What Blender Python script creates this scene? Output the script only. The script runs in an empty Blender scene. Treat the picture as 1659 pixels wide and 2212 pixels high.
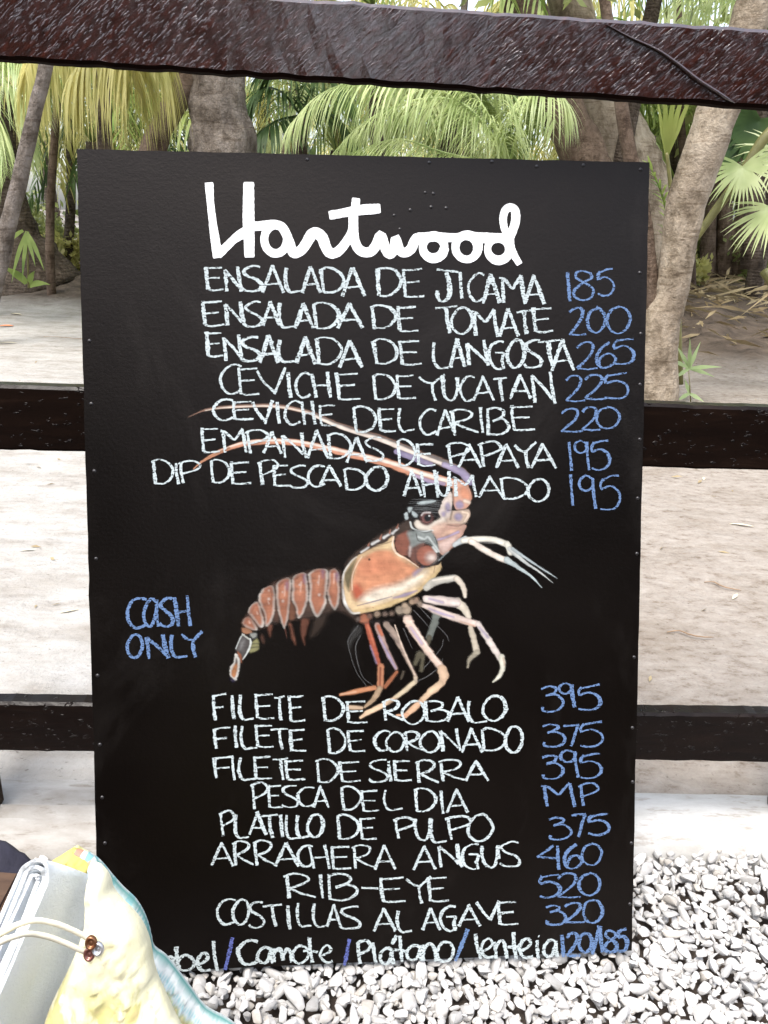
import bpy, bmesh, math, random
import numpy as np
from mathutils import Vector, Matrix, noise as mnoise

random.seed(7); RNG = np.random.default_rng(7)
SC = bpy.context.scene
R_ = math.radians

# ---------------------------------------------------------------- camera
# photo pixels below are given on a 1659 x 2212 frame
FW, FH, FPX = 1659.0, 2212.0, 1789.0
PITCH, ROLL = R_(20.0), R_(1.5)
CAM_MAT = Matrix.Rotation(R_(90) - PITCH, 3, 'X') @ Matrix.Rotation(ROLL, 3, 'Z')
CR, CU, CF = (np.array(CAM_MAT.col[0]), np.array(CAM_MAT.col[1]), -np.array(CAM_MAT.col[2]))
# pose of the leaning board relative to the lens (x right, y down, z forward)
B_T = np.array([-0.42675597, -0.50414362, 1.14893369])
B_R1 = np.array([0.9976293, -0.00612997, 0.06854345]); B_R2 = np.array([-0.00160116, 0.99711873, 0.07583983])
BW, BH = 0.8156, 1.2
def c2w(v): return v[0]*CR - v[1]*CU + v[2]*CF
_b = c2w(B_T + B_R1*BW*.5 + B_R2*BH)
EYE = np.array([0.0, 0.0, -_b[2] + 0.003])          # board foot stands on the gravel
cam = bpy.data.cameras.new('camera'); cam.sensor_fit = 'VERTICAL'; cam.sensor_height = 36.0
cam.lens = FPX/FH*36.0; cam.clip_start = 0.02; cam.clip_end = 500
camo = bpy.data.objects.new('camera', cam); SC.collection.objects.link(camo)
camo.matrix_world = Matrix.Translation(Vector(EYE)) @ CAM_MAT.to_4x4()
SC.camera = camo

# ---------------------------------------------------------------- light
SUN_EL, SUN_AZ = R_(66), R_(-155)                    # azimuth from +Y (beyond the fence) towards +X
w = bpy.data.worlds.new('World'); SC.world = w; w.use_nodes = True
nt = w.node_tree; bg = nt.nodes['Background']
sky = nt.nodes.new('ShaderNodeTexSky'); sky.sky_type = 'NISHITA'; sky.sun_disc = False
sky.sun_elevation = SUN_EL; sky.sun_rotation = SUN_AZ; sky.dust_density = 3.0; sky.air_density = 1.0; sky.ozone_density = 1.0
hs = nt.nodes.new('ShaderNodeHueSaturation'); hs.inputs['Saturation'].default_value = 0.55      # thin high cloud: a paler sky
nt.links.new(sky.outputs[0], hs.inputs['Color']); nt.links.new(hs.outputs[0], bg.inputs[0]); bg.inputs[1].default_value = 0.15
sl = bpy.data.lights.new('sun', 'SUN'); sl.energy = 1.25; sl.angle = R_(24); sl.color = (1.0, .95, .88)
so = bpy.data.objects.new('sun', sl); SC.collection.objects.link(so)
sd = Vector((math.sin(SUN_AZ)*math.cos(SUN_EL), math.cos(SUN_AZ)*math.cos(SUN_EL), math.sin(SUN_EL)))
so.rotation_euler = sd.to_track_quat('Z', 'Y').to_euler()
SC.view_settings.view_transform = 'Standard'; SC.view_settings.look = 'None'
SC.view_settings.exposure = 1.75; SC.view_settings.gamma = 1.0; SC.view_settings.use_curve_mapping = False
SC.cycles.max_bounces = 8; SC.cycles.transparent_max_bounces = 24; SC.cycles.use_denoising = True
SC.cycles.caustics_reflective = False; SC.cycles.caustics_refractive = False

# ---------------------------------------------------------------- geometry helpers
def ray(px, py):
    d = (px-FW/2)/FPX*CR - (py-FH/2)/FPX*CU + CF
    return d
def at(px, py, Y):
    d = ray(px, py); return EYE + d*((Y-EYE[1])/d[1])
def on_z(px, py, z):
    d = ray(px, py); return EYE + d*((z-EYE[2])/d[2])
def on_plane(px, py, p0, n):
    d = ray(px, py); return EYE + d*(np.dot(p0-EYE, n)/np.dot(d, n))
def S(x, y): return (x/1.8228, y/1.8228)            # photo 3024 px -> 1659 px frame

def catmull(pts, n=6, closed=False):
    P = [np.array(p, float) for p in pts]; out = []
    N = len(P); rng = range(N) if closed else range(N-1)
    for i in rng:
        if closed: p0, p1, p2, p3 = P[i-1], P[i], P[(i+1) % N], P[(i+2) % N]
        else:
            p1, p2 = P[i], P[i+1]; p0 = P[i-1] if i else 2*p1-p2; p3 = P[i+2] if i+2 < N else 2*p2-p1
        for k in range(n):
            t = k/n
            out.append(.5*((2*p1)+(-p0+p2)*t+(2*p0-5*p1+4*p2-p3)*t*t+(-p0+3*p1-3*p2+p3)*t**3))
    if not closed: out.append(P[-1])
    return np.array(out)

def thing(name, loc, label, cat, group=None, kind=None):
    o = bpy.data.objects.new(name, None); o.empty_display_size = .1
    SC.collection.objects.link(o); o.location = Vector([float(a) for a in loc])
    tag(o, label, cat, group, kind); return o
def tag(o, label=None, cat=None, group=None, kind=None):
    if label: o['label'] = label
    if cat: o['category'] = cat
    if group: o['group'] = group
    if kind: o['kind'] = kind
def mesh(name, V, F, mat=None, parent=None, smooth=True, cols=None, loc=None):
    """one mesh object from world-space vertices"""
    V = np.asarray(V, float)
    off = np.array(parent.location) if parent is not None else (np.array(loc, float) if loc is not None else np.zeros(3))
    if parent is not None and parent.parent is not None: off = off + np.array(parent.parent.location)
    V = V - off
    me = bpy.data.meshes.new(name)
    if isinstance(F, np.ndarray):
        nf, k = F.shape
        me.vertices.add(len(V)); me.vertices.foreach_set('co', V.astype(np.float32).ravel())
        me.loops.add(nf*k); me.loops.foreach_set('vertex_index', F.astype(np.int32).ravel())
        me.polygons.add(nf); me.polygons.foreach_set('loop_start', (np.arange(nf)*k).astype(np.int32))
        try: me.polygons.foreach_set('loop_total', np.full(nf, k, np.int32))
        except Exception: pass
        me.update(calc_edges=True)
    else:
        me.from_pydata([tuple(v) for v in V], [], [tuple(int(i) for i in f) for f in F])
    if smooth: me.polygons.foreach_set('use_smooth', np.ones(len(me.polygons), bool))
    if cols is not None:
        a = me.color_attributes.new('Col', 'FLOAT_COLOR', 'POINT')
        a.data.foreach_set('color', np.asarray(cols, np.float32).ravel())
    me.validate(); me.update()
    if mat: me.materials.append(mat)
    o = bpy.data.objects.new(name, me); SC.collection.objects.link(o)
    if parent is not None: o.parent = parent
    elif loc is not None: o.location = Vector([float(a) for a in loc])
    return o
def copy_tree(o, parent=None):
    c = o.copy(); SC.collection.objects.link(c)
    if parent is not None: c.parent = parent
    for ch in list(o.children): copy_tree(ch, c)
    return c
class MB:
    def __init__(s): s.V = []; s.F = []; s.n = 0
    def add(s, V, F):
        V = np.asarray(V, float); s.V.append(V); s.F += [tuple(int(i)+s.n for i in f) for f in F]; s.n += len(V)
    def build(s, name, mat, parent=None, smooth=True, loc=None):
        return mesh(name, np.concatenate(s.V), s.F, mat, parent, smooth, loc=loc)
def tube(path, radii, sides=10, seed=0, rough=0.0, cap=True, twist=0.0):
    P = np.array(path, float); n = len(P); V = []; F = []
    rr = np.interp(np.linspace(0, 1, n), np.linspace(0, 1, len(radii)), radii) if len(radii) != n else np.array(radii)
    up = np.array([0.13, 0.97, 0.2])
    for i in range(n):
        t = P[min(i+1, n-1)]-P[max(i-1, 0)]; t = t/np.linalg.norm(t)
        a = np.cross(t, up); a /= np.linalg.norm(a)+1e-9; b = np.cross(t, a)
        for k in range(sides):
            an = 2*math.pi*k/sides + twist*i
            r = rr[i]
            if rough:
                q = Vector((math.cos(an)*1.3+seed, math.sin(an)*1.3, i*.33)); r *= 1+rough*mnoise.noise(q)+.4*rough*mnoise.noise(q*3.1)
            V.append(P[i]+r*(math.cos(an)*a+math.sin(an)*b))
    for i in range(n-1):
        for k in range(sides):
            k2 = (k+1) % sides
            F.append((i*sides+k, i*sides+k2, (i+1)*sides+k2, (i+1)*sides+k))
    if cap:
        F.append(tuple(range(sides))[::-1]); F.append(tuple((n-1)*sides+k for k in range(sides)))
    return np.array(V), F
def box_mesh(c, ax, ay, az, hx, hy, hz, bev=0.004):
    """bevelled box: centre, three axes, half sizes"""
    bm = bmesh.new(); bmesh.ops.create_cube(bm, size=2)
    for v in bm.verts: v.co = Vector((v.co.x*hx, v.co.y*hy, v.co.z*hz))
    if bev: bmesh.ops.bevel(bm, geom=bm.edges[:], offset=bev, segments=2, affect='EDGES', profile=.6)
    bm.verts.ensure_lookup_table()
    V = np.array([c + v.co.x*ax + v.co.y*ay + v.co.z*az for v in bm.verts]); F = [[v.index for v in f.verts] for f in bm.faces]
    bm.free(); return V, F

# ---------------------------------------------------------------- materials
class NT:
    def __init__(s, name):
        s.m = bpy.data.materials.new(name); s.m.use_nodes = True; s.t = s.m.node_tree
        s.b = s.t.nodes['Principled BSDF']; s.out = s.t.nodes['Material Output']
        s.tc = s.n('ShaderNodeTexCoord')
    def n(s, typ, **k):
        x = s.t.nodes.new(typ)
        for a, v in k.items():
            if a.startswith('i_'):
                key = a[2:].replace('_', ' '); x.inputs[key].default_value = v
            else: setattr(x, a, v)
        return x
    def l(s, a, b): s.t.links.new(a, b)
    def coord(s, scale=(1, 1, 1), rot=(0, 0, 0), src='Object'):
        mp = s.n('ShaderNodeMapping'); mp.inputs['Scale'].default_value = scale; mp.inputs['Rotation'].default_value = rot
        s.l(s.tc.outputs[src], mp.inputs['Vector']); return mp.outputs[0]
    def noise(s, scale, detail=4, rough=.6, co=None, dist=0):
        x = s.n('ShaderNodeTexNoise'); x.inputs['Scale'].default_value = scale; x.inputs['Detail'].default_value = detail
        x.inputs['Roughness'].default_value = rough; x.inputs['Distortion'].default_value = dist
        s.l(co if co is not None else s.tc.outputs['Object'], x.inputs['Vector']); return x.outputs['Fac']
    def ramp(s, fac, stops, interp='LINEAR'):
        r = s.n('ShaderNodeValToRGB'); r.color_ramp.interpolation = interp
        while len(r.color_ramp.elements) < len(stops): r.color_ramp.elements.new(.5)
        for e, (p, c) in zip(r.color_ramp.elements, stops):
            e.position = p; e.color = (*c, 1) if len(c) == 3 else c
        s.l(fac, r.inputs[0]); return r.outputs[0]
    def mix(s, fac, a, b, mode='MIX'):
        x = s.n('ShaderNodeMix', data_type='RGBA', blend_type=mode)
        for sock, v in ((x.inputs[0], fac), (x.inputs[6], a), (x.inputs[7], b)):
            if hasattr(v, 'is_linked') or hasattr(v, 'links'): s.l(v, sock)
            else: sock.default_value = v if not isinstance(v, tuple) or len(v) == 4 else (*v, 1)
        return x.outputs[2]
    def bump(s, h, strength=.3, dist=.01, chain=None):
        x = s.n('ShaderNodeBump'); x.inputs['Strength'].default_value = strength; x.inputs['Distance'].default_value = dist
        s.l(h, x.inputs['Height'])
        if chain is not None: s.l(chain, x.inputs['Normal'])
        return x.outputs[0]
    def set(s, col=None, rough=None, normal=None, **k):
        for nm, v in (('Base Color', col), ('Roughness', rough), ('Normal', normal)):
            if v is None: continue
            if hasattr(v, 'links'): s.l(v, s.b.inputs[nm])
            else: s.b.inputs[nm].default_value = (*v, 1) if isinstance(v, tuple) and len(v) == 3 else v
        for a, v in k.items(): s.b.inputs[a.replace('_', ' ')].default_value = v
        return s.m
def simple(name, col, rough=.6, var=.25, scale=40, bump=.15, bd=.003, **k):
    m = NT(name); f = m.noise(scale)
    c = m.ramp(f, [(.3, tuple(x*(1-var) for x in col)), (.7, tuple(min(1, x*(1+var)) for x in col))])
    return m.set(c, rough, m.bump(m.noise(scale*3), bump, bd), **k)

def mat_wood_gloss():
    m = NT('dark_varnished_wood')
    co = m.coord((1, 1, 1), (0, R_(42), 0))
    mp = m.n('ShaderNodeMapping'); mp.inputs['Scale'].default_value = (45, 60, 170); m.l(co, mp.inputs['Vector'])
    g = m.noise(1.0, 5, .65, mp.outputs[0], .5)
    g2 = m.noise(.35, 3, .6, mp.outputs[0], .2)
    fine = m.noise(190, 2, .6)
    c = m.ramp(g, [(.25, (.007, .002, .0014)), (.55, (.026, .0062, .0038)), (.8, (.07, .0165, .009))])
    mpk = m.n('ShaderNodeMapping'); mpk.inputs['Scale'].default_value = (85, 150, 400); m.l(co, mpk.inputs['Vector'])
    pk = m.ramp(m.noise(1.0, 2, .6, mpk.outputs[0], .2), [(.56, (0, 0, 0)), (.71, (1, 1, 1))])
    patch = m.ramp(m.noise(5, 3, .6), [(.38, (.12,)*3), (.62, (1, 1, 1))]); pk = m.mix(1.0, pk, patch, 'MULTIPLY')
    n1 = m.bump(g, .4, .0012); n2 = m.bump(g2, .15, .003, n1); n3 = m.bump(pk, .5, .0008, n2)
    m.b.inputs['Coat Weight'].default_value = .8; m.b.inputs['Coat Roughness'].default_value = .12; m.b.inputs['Coat IOR'].default_value = 1.7; m.l(n3, m.b.inputs['Coat Normal'])
    return m.set(c, m.ramp(g2, [(.3, (.12,)*3), (.7, (.24,)*3)]), n3, Specular_IOR_Level=.8)
def mat_wood_dark():
    m = NT('dark_stained_wood')
    co = m.coord((8, 30, 55)); g = m.noise(1.0, 5, .6, co, .6)
    c = m.ramp(g, [(.3, (.003, .0014, .001)), (.6, (.007, .0034, .0022)), (.85, (.02, .011, .007))])
    sp = m.noise(70, 2, .7, m.coord((1, 1, 1)))
    pk = m.ramp(m.noise(1.0, 2, .6, m.coord((60, 60, 120), (0, R_(20), 0))), [(.64, (0, 0, 0)), (.72, (1, 1, 1))])
    n1 = m.bump(g, .5, .002); n2 = m.bump(m.noise(140, 3), .3, .001, n1); n2 = m.bump(pk, .9, .003, n2)
    return m.set(c, .3, n2, Specular_IOR_Level=.16)
def mat_board():
    m = NT('black_board_paint')
    br = m.noise(1.0, 4, .6, m.coord((16, 60, 500))); sm = m.noise(3.5, 4, .55)
    br2 = m.noise(1.0, 3, .6, m.coord((420, 90, 14)))
    c = m.ramp(sm, [(.3, (.0018, .0012, .0009)), (.75, (.0034, .0024, .0019))])
    n1 = m.bump(br, .08, .0006); n2 = m.bump(br2, .04, .0006, n1); n3 = m.bump(m.noise(210, 3, .7), .3, .0009, n2)
    hz = m.ramp(m.noise(2.2, 6, .72, m.coord((1.2, 1, .7), (0, R_(25), 0)), 1.2), [(.50, (0, 0, 0)), (.72, (1, 1, 1))]); hm = m.n('ShaderNodeMath', operation='MULTIPLY'); m.l(hz, hm.inputs[0]); hm.inputs[1].default_value = .035
    c = m.mix(hm.outputs[0], c, (.22, .20, .185))                              # wiped chalk haze
    m.b.inputs['Specular Tint'].default_value = (1, .90, .84, 1)
    return m.set(c, m.ramp(sm, [(.3, (.28,)*3), (.8, (.38,)*3)]), n3, Specular_IOR_Level=.21)
def mat_chalk(name, col, cover):
    m = NT(name)
    a = m.noise(380, 3, .75, m.coord((1, 1, 1))); h = m.noise(1.0, 2, .6, m.coord((170, 170, 620), (0, R_(18), 0)))
    s = m.n('ShaderNodeMath', operation='ADD'); m.l(a, s.inputs[0]); m.l(h, s.inputs[1])
    fac = m.ramp(s.outputs[0], [(0, (0, 0, 0)), (1, (1, 1, 1))])
    mr = m.n('ShaderNodeMapRange'); m.l(s.outputs[0], mr.inputs[0])
    T_ = 1.0-(cover-.5)*.7; mr.inputs[1].default_value = T_-.12; mr.inputs[2].default_value = T_+.10
    tone = m.ramp(m.noise(25, 3), [(.3, tuple(x*.86 for x in col)), (.7, col)])
    m.set(tone, .95, None, Specular_IOR_Level=.1)
    tr = m.n('ShaderNodeBsdfTransparent'); mx = m.n('ShaderNodeMixShader')
    m.l(mr.outputs[0], mx.inputs[0]); m.l(tr.outputs[0], mx.inputs[1]); m.l(m.b.outputs[0], mx.inputs[2])
    m.l(mx.outputs[0], m.out.inputs['Surface']); return m.m
def mat_painting():
    m = NT('lobster_paint')
    at_ = m.n('ShaderNodeAttribute', attribute_name='Col')
    br = m.noise(1.0, 3, .6, m.coord((30, 60, 420)))
    m.l(at_.outputs['Color'], m.b.inputs['Base Color']); m.set(None, .5, m.bump(br, .2, .001), Specular_IOR_Level=.25)
    tr = m.n('ShaderNodeBsdfTransparent'); mx = m.n('ShaderNodeMixShader')
    m.l(at_.outputs['Alpha'], mx.inputs[0]); m.l(tr.outputs[0], mx.inputs[1]); m.l(m.b.outputs[0], mx.inputs[2])
    m.l(mx.outputs[0], m.out.inputs['Surface']); return m.m
def mat_leaf(name, c1, c2, trans=.45, rough=.45, scale=3.0):
    m = NT(name)
    f = m.noise(scale, 3, .6, m.coord((1, 1, 1)))
    c = m.ramp(f, [(.32, c1), (.68, c2)])
    m.set(c, rough, None, Specular_IOR_Level=.35)
    tl = m.n('ShaderNodeBsdfTranslucent'); m.l(c, tl.inputs['Color'])
    mx = m.n('ShaderNodeMixShader'); mx.inputs[0].default_value = trans
    m.l(m.b.outputs[0], mx.inputs[1]); m.l(tl.outputs[0], mx.inputs[2]); m.l(mx.outputs[0], m.out.inputs['Surface']); return m.m
def mat_bark(name, c1, c2, sc=9, ring=0):
    m = NT(name)
    f = m.noise(sc, 5, .65, m.coord((1, 1, .45))); f2 = m.noise(sc*5, 4, .7)
    c = m.ramp(f, [(.3, c1), (.7, c2)]); dash = m.ramp(m.noise(1.0, 3, .7, m.coord((4, 4, 42))), [(.36, (.55, .5, .45)), (.46, (1, 1, 1))]); c = m.mix(.7, c, dash, 'MULTIPLY'); blot = m.ramp(m.noise(sc*1.7, 5, .7, m.coord((1, 1, .7))), [(.40, (1.0, 1.0, 1.0)), (.5, (.85, .83, .8)), (.62, (.5, .47, .43))])
    c = m.mix(1.0, c, blot, 'MULTIPLY')
    n1 = m.bump(f, .8, .05); n2 = m.bump(f2, .8, .02, n1)
    if ring:
        wv = m.n('ShaderNodeTexWave'); wv.bands_direction = 'Z'; wv.inputs['Scale'].default_value = ring; wv.inputs['Distortion'].default_value = 5.5; wv.inputs['Detail'].default_value = 3
        m.l(m.tc.outputs['Object'], wv.inputs['Vector']); n2 = m.bump(wv.outputs['Fac'], .3, .02, n2)
    return m.set(c, .85, n2, Specular_IOR_Level=.2)
# ---------------------------------------------------------------- menu board
M_board = mat_board(); M_white = mat_chalk('white_chalk', (.42, .475, .485), .66); M_blue = mat_chalk('blue_chalk', (.105, .17, .31), .66)
M_lilac = mat_chalk('violet_chalk', (.09, .11, .30), .64)
M_title = simple('white_sign_paint', (.72, .73, .73), .55, .03, 60, .12, .0008)
M_nail = simple('painted_nail', (.014, .012, .012), .32, .2, 60, .1)
WT = EYE + c2w(B_T); W1 = c2w(B_R1); W1 = W1/np.linalg.norm(W1); W2 = c2w(B_R2); W2 = W2 - W1*np.dot(W1, W2); W2 = W2/np.linalg.norm(W2)
WN = np.cross(W1, W2); WN = WN if np.dot(WN, EYE-WT) > 0 else -WN
def bd(u, v, o=0.0): return WT + np.multiply.outer(u, W1) + np.multiply.outer(v, W2) + np.multiply.outer(o, WN)
def px2b(P):
    """3024-px photo points -> metres along / down the board"""
    P = np.asarray(P, float).reshape(-1, 2)/1.8228
    D = ((P[:, :1]-FW/2)/FPX)*CR - ((P[:, 1:]-FH/2)/FPX)*CU + CF
    t = np.dot(WT-EYE, WN)/(D@WN)
    Q = EYE + D*t[:, None] - WT
    return np.stack([Q@W1, Q@W2], 1)
foot = bd(BW/2, BH)
board = thing('menu_board', (foot[0], foot[1], 0), 'tall black menu board with chalk lettering and painted orange lobster, leaning on the fence', 'menu board')
# panel with slightly uneven painted edge
pts = []
def edge(n, f):
    for i in range(n): pts.append(f(i/n))
edge(30, lambda t: (BW*t, 0)); edge(44, lambda t: (BW, BH*t)); edge(30, lambda t: (BW*(1-t), BH)); edge(44, lambda t: (0, BH*(1-t)))
pts = np.array(pts); j = RNG.normal(0, .00035, pts.shape); pts = pts+j
bm = bmesh.new()
fv = [bm.verts.new(bd(p[0], p[1], 0)) for p in pts]; bv = [bm.verts.new(bd(p[0], p[1], -.013)) for p in pts]
n = len(pts); bm.faces.new(fv); bm.faces.new(bv[::-1])
for i in range(n): bm.faces.new((fv[i], bv[i], bv[(i+1) % n], fv[(i+1) % n]))
bmesh.ops.recalc_face_normals(bm, faces=bm.faces[:])
sel = [e for e in bm.edges if all(v in set(fv) for v in e.verts)]
bmesh.ops.bevel(bm, geom=sel, offset=.0015, segments=2, affect='EDGES')
mesh('panel', [v.co for v in bm.verts], [[v.index for v in f.verts] for f in bm.faces if not bm.verts.index_update()], M_board, board, False); bm.free()
# nails and paint bumps
NAILS = [(2113,655),(2297,651),(2522,668),(1937,637),(1690,640),(1210,628),
 (2519,1074),(2523,1314),(2520,1514),(2519,1730),(2511,1962),(2508,2180),(2497,2588),(2490,2866),(2491,3079),(2486,3320),(2480,3560),
 (352,1342),(359,1590),(371,1855),(378,2200),(384,2660),(393,2932),(402,3140),(413,3320),
 (1706,762),(1697,815),(1756,819),(1615,827),(1552,848),(1574,902),(1674,758)]
for k, (x, y) in enumerate(NAILS):
    u, v = px2b([(x, y)])[0]; r = .0027 if k < 29 else .0022
    V = [bd(u, v, r*.62)]; F = []
    for ring, (rr, hh) in enumerate(((.6, .5), (1, .15), (1.15, -.2))):
        for q in range(10): an = q*math.pi/5; V.append(bd(u+rr*r*math.cos(an), v+rr*r*math.sin(an), hh*r))
    for q in range(10):
        q2 = (q+1) % 10; F.append((0, 1+q, 1+q2))
        for ring in range(2): F.append((1+ring*10+q, 11+ring*10+q, 11+ring*10+q2, 1+ring*10+q2))
    mesh('nail', V, F, M_nail, board)

# --- stroke font
def sm(*p): return ('s', p)
def ln(*p): return ('l', p)
G = {
 'A': [ln((0,1),(.47,0)), ln((.45,0),(1,1)), ln((.18,.70),(.84,.66))],
 'B': [ln((.05,.02),(.1,1)), sm((.03,.07),(.4,0),(.75,.1),(.72,.32),(.28,.5)), sm((.28,.5),(.7,.42),(1,.6),(.95,.85),(.55,1),(.1,.97))],
 'C': [sm((1,.08),(.7,0),(.35,.1),(.06,.4),(.1,.75),(.4,1),(.75,.98),(1,.88))],
 'D': [ln((.06,.05),(.1,.5),(.16,1)), sm((0,.1),(.3,0),(.72,.1),(1,.42),(.9,.76),(.55,.98),(.15,.99))],
 'E': [ln((.06,0),(.1,.5),(.16,.98)), ln((0,.07),(.5,.04),(.9,.02)), ln((.1,.5),(.78,.46)), sm((.15,.96),(.45,1),(1,.96))],
 'F': [ln((.1,.06),(.14,.5),(.22,1)), sm((0,.1),(.45,.03),(1,0)), ln((.15,.55),(.8,.48))],
 'G': [sm((.92,.04),(.6,.02),(.15,.2),(.02,.52),(.2,.85),(.6,1),(.78,.98)), ln((.38,.44),(.95,.42)), ln((.92,.43),(.80,.7),(.9,1))],
 'H': [ln((.05,.06),(.14,.5),(.25,1)), ln((.8,0),(.88,.5),(1,1)), ln((.14,.55),(.9,.5))],
 'I': [ln((.35,0),(.45,.5),(.7,1))],
 'J': [ln((0,0),(1,.06)), sm((.45,.1),(.6,.5),(.55,.85),(.3,1),(.08,.9),(.06,.66))],
 'L': [sm((.08,0),(.02,.35),(.06,.75),(.3,1),(.62,.99),(1,.95))],
 'M': [ln((.1,.12),(.12,.5),(.18,.98)), sm((0,.1),(.2,.16),(.5,.45),(.62,.34),(.85,0)), ln((.84,.02),(.9,.5),(1,1))],
 'N': [ln((.02,.12),(.08,.5),(.14,1)), ln((.02,.12),(.5,.5),(.9,.86)), ln((.78,0),(.86,.5),(1,1))],
 'O': [sm((.6,.02),(.35,.06),(.05,.42),(.1,.78),(.45,1),(.82,.85),(1,.48),(.85,.12),(.6,.0),(.42,.03))],
 'P': [ln((.12,.06),(.16,.5),(.26,1)), sm((0,.14),(.3,.02),(.72,0),(1,.18),(.85,.38),(.2,.6))],
 'R': [ln((.1,.06),(.13,.5),(.18,1)), sm((0,.12),(.3,0),(.66,.04),(.78,.2),(.6,.42),(.18,.58)), ln((.2,.58),(.55,.8),(1,.97))],
 'S': [sm((.92,.03),(.6,0),(.2,.1),(.08,.25),(.3,.41),(.72,.55),(1,.74),(.9,.93),(.55,1),(.2,.98),(.0,.88))],
 'T': [sm((0,.08),(.5,.05),(1,0)), ln((.5,.04),(.54,.5),(.68,1))],
 'U': [sm((.05,.02),(.05,.4),(.18,.82),(.48,1),(.72,.9),(.86,.5),(.88,0)), ln((.88,.0),(.9,.3),(.97,.6))],
 'V': [sm((0,.1),(.25,.5),(.6,.9)), ln((1,0),(.62,1))],
 'X': [ln((0,0),(1,1)), ln((1,0),(0,1))],
 'Y': [sm((0,.1),(.3,.3),(.52,.35)), ln((1,0),(.52,.38)), ln((.52,.34),(.55,.7),(.66,1))],
 '-': [ln((0,.4),(1,.6))],
 '/': [ln((1,0),(.3,.7),(0,1))],
 '0': [sm((.55,.03),(.2,.14),(.02,.5),(.15,.86),(.5,1),(.85,.82),(1,.45),(.8,.1),(.5,.0))],
 '1': [ln((.2,0),(.45,.5),(.7,1))],
 '2': [sm((.0,.2),(.25,.02),(.6,0),(.78,.15),(.6,.5),(.0,.98)), ln((.0,.97),(.5,1),(1,.97))],
 '3': [sm((0,.1),(.35,0),(.68,.06),(.6,.22),(.22,.36)), sm((.2,.36),(.62,.32),(.95,.5),(1,.72),(.75,.95),(.35,1),(.06,.94),(.08,.8))],
 '4': [sm((.72,0),(.4,.25),(.0,.5)), ln((.0,.48),(.98,.56)), ln((.88,.02),(.9,.5),(.94,1))],
 '5': [ln((.95,0),(.55,.03),(.2,.1)), sm((.2,.08),(.06,.26),(.1,.4)), sm((.1,.4),(.5,.3),(.88,.44),(1,.7),(.8,.93),(.4,1),(.05,.95))],
 '6': [sm((.72,0),(.35,.2),(.08,.5),(.1,.8),(.35,1),(.75,.93),(1,.7),(.8,.46),(.5,.48),(.25,.68),(.2,.9))],
 '7': [sm((0,.06),(.5,.02),(1,0)), ln((.95,.0),(.7,.5),(.5,1))],
 '8': [sm((.8,.1),(.45,.0),(.15,.1),(.2,.3),(.6,.45),(.95,.65),(.85,.92),(.45,1),(.08,.88),(.1,.66),(.5,.42),(.88,.25),(.8,.08))],
 '9': [sm((.8,.1),(.4,.0),(.08,.12),(.1,.32),(.4,.44),(.72,.36),(.85,.1)), ln((.8,.05),(.85,.5),(.98,1))],
 'a': [sm((.82,.12),(.5,.02),(.12,.3),(.06,.75),(.35,1),(.65,.85),(.85,.3)), ln((.85,.05),(.84,.5),(.96,1))],
 'b': [ln((.05,0),(.1,.5),(.16,.95)), sm((.14,.6),(.5,.36),(.9,.5),(1,.75),(.75,.98),(.3,.98),(.2,.8))],
 'e': [sm((.05,.66),(.5,.52),(.85,.25),(.62,.0),(.25,.15),(.05,.55),(.3,.9),(.62,1),(1,.93))],
 'i': [ln((.35,.18),(.4,.6),(.65,1)), ln((.6,0),(.75,.02))],
 'l': [ln((.3,0),(.4,.5),(.75,1))],
 'n': [ln((.04,.1),(.1,.5),(.16,1)), sm((.1,.5),(.35,.1),(.6,.05),(.78,.35),(.9,1))],
 'm': [ln((.03,.1),(.07,.5),(.1,1)), sm((.08,.5),(.25,.1),(.4,.1),(.5,.5),(.52,.9)), sm((.52,.6),(.68,.15),(.82,.12),(.9,.45),(1,1))],
 'o': [sm((.6,.02),(.3,.1),(.04,.5),(.15,.88),(.5,1),(.85,.8),(1,.42),(.8,.08),(.5,.04))],
 't': [ln((.42,0),(.46,.5),(.62,1)), ln((0,.55),(.5,.55),(1,.58))],
}
ZK = [0]
def ribbon(mb, P, w0, w1=None, rag=.16, cap=False):
    """flat chalk stroke on the board; P in 3024-px photo coordinates, widths in the same unit"""
    P = np.asarray(P, float)
    seg = np.linalg.norm(np.diff(P, axis=0), axis=1); L = np.r_[0, np.cumsum(seg)]
    if L[-1] < 1: return
    m = max(3, int(L[-1]/5.0)); t = np.linspace(0, L[-1], m)
    Q = np.stack([np.interp(t, L, P[:, 0]), np.interp(t, L, P[:, 1])], 1)
    T = np.gradient(Q, axis=0); T /= np.linalg.norm(T, axis=1)[:, None]+1e-9; N = np.stack([-T[:, 1], T[:, 0]], 1)
    if w1 is None: wd = np.full(m, w0)
    else: wd = w1 + (w0-w1)*np.abs(T[:, 1])**1.3
    if rag:
        a = 1+RNG.normal(0, rag, m); b = 1+RNG.normal(0, rag, m)
        low = np.interp(np.arange(m), np.linspace(0, m-1, 5), 1+RNG.normal(0, .13, 5)); wd = wd*low
    else: a = b = np.ones(m)
    if cap:
        e = np.minimum(t, L[-1]-t); k = np.clip(e/(wd*.22), 0, 1); f = np.sqrt(1-(1-k)**2)*.12+.88; wd = wd*f
    A = Q+N*(wd*a/2)[:, None]; B = Q-N*(wd*b/2)[:, None]
    uvA, uvB = px2b(A), px2b(B); ZK[0] += 1; z = .0005+.00003*(ZK[0] % 14)+.0003*np.linspace(0, 1, m)
    V = np.concatenate([bd(uvA[:, 0], uvA[:, 1], z), bd(uvB[:, 0], uvB[:, 1], z)])
    F = [(i, i+1, m+i+1, m+i) for i in range(m-1)]
    mb.add(V, F)
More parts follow.
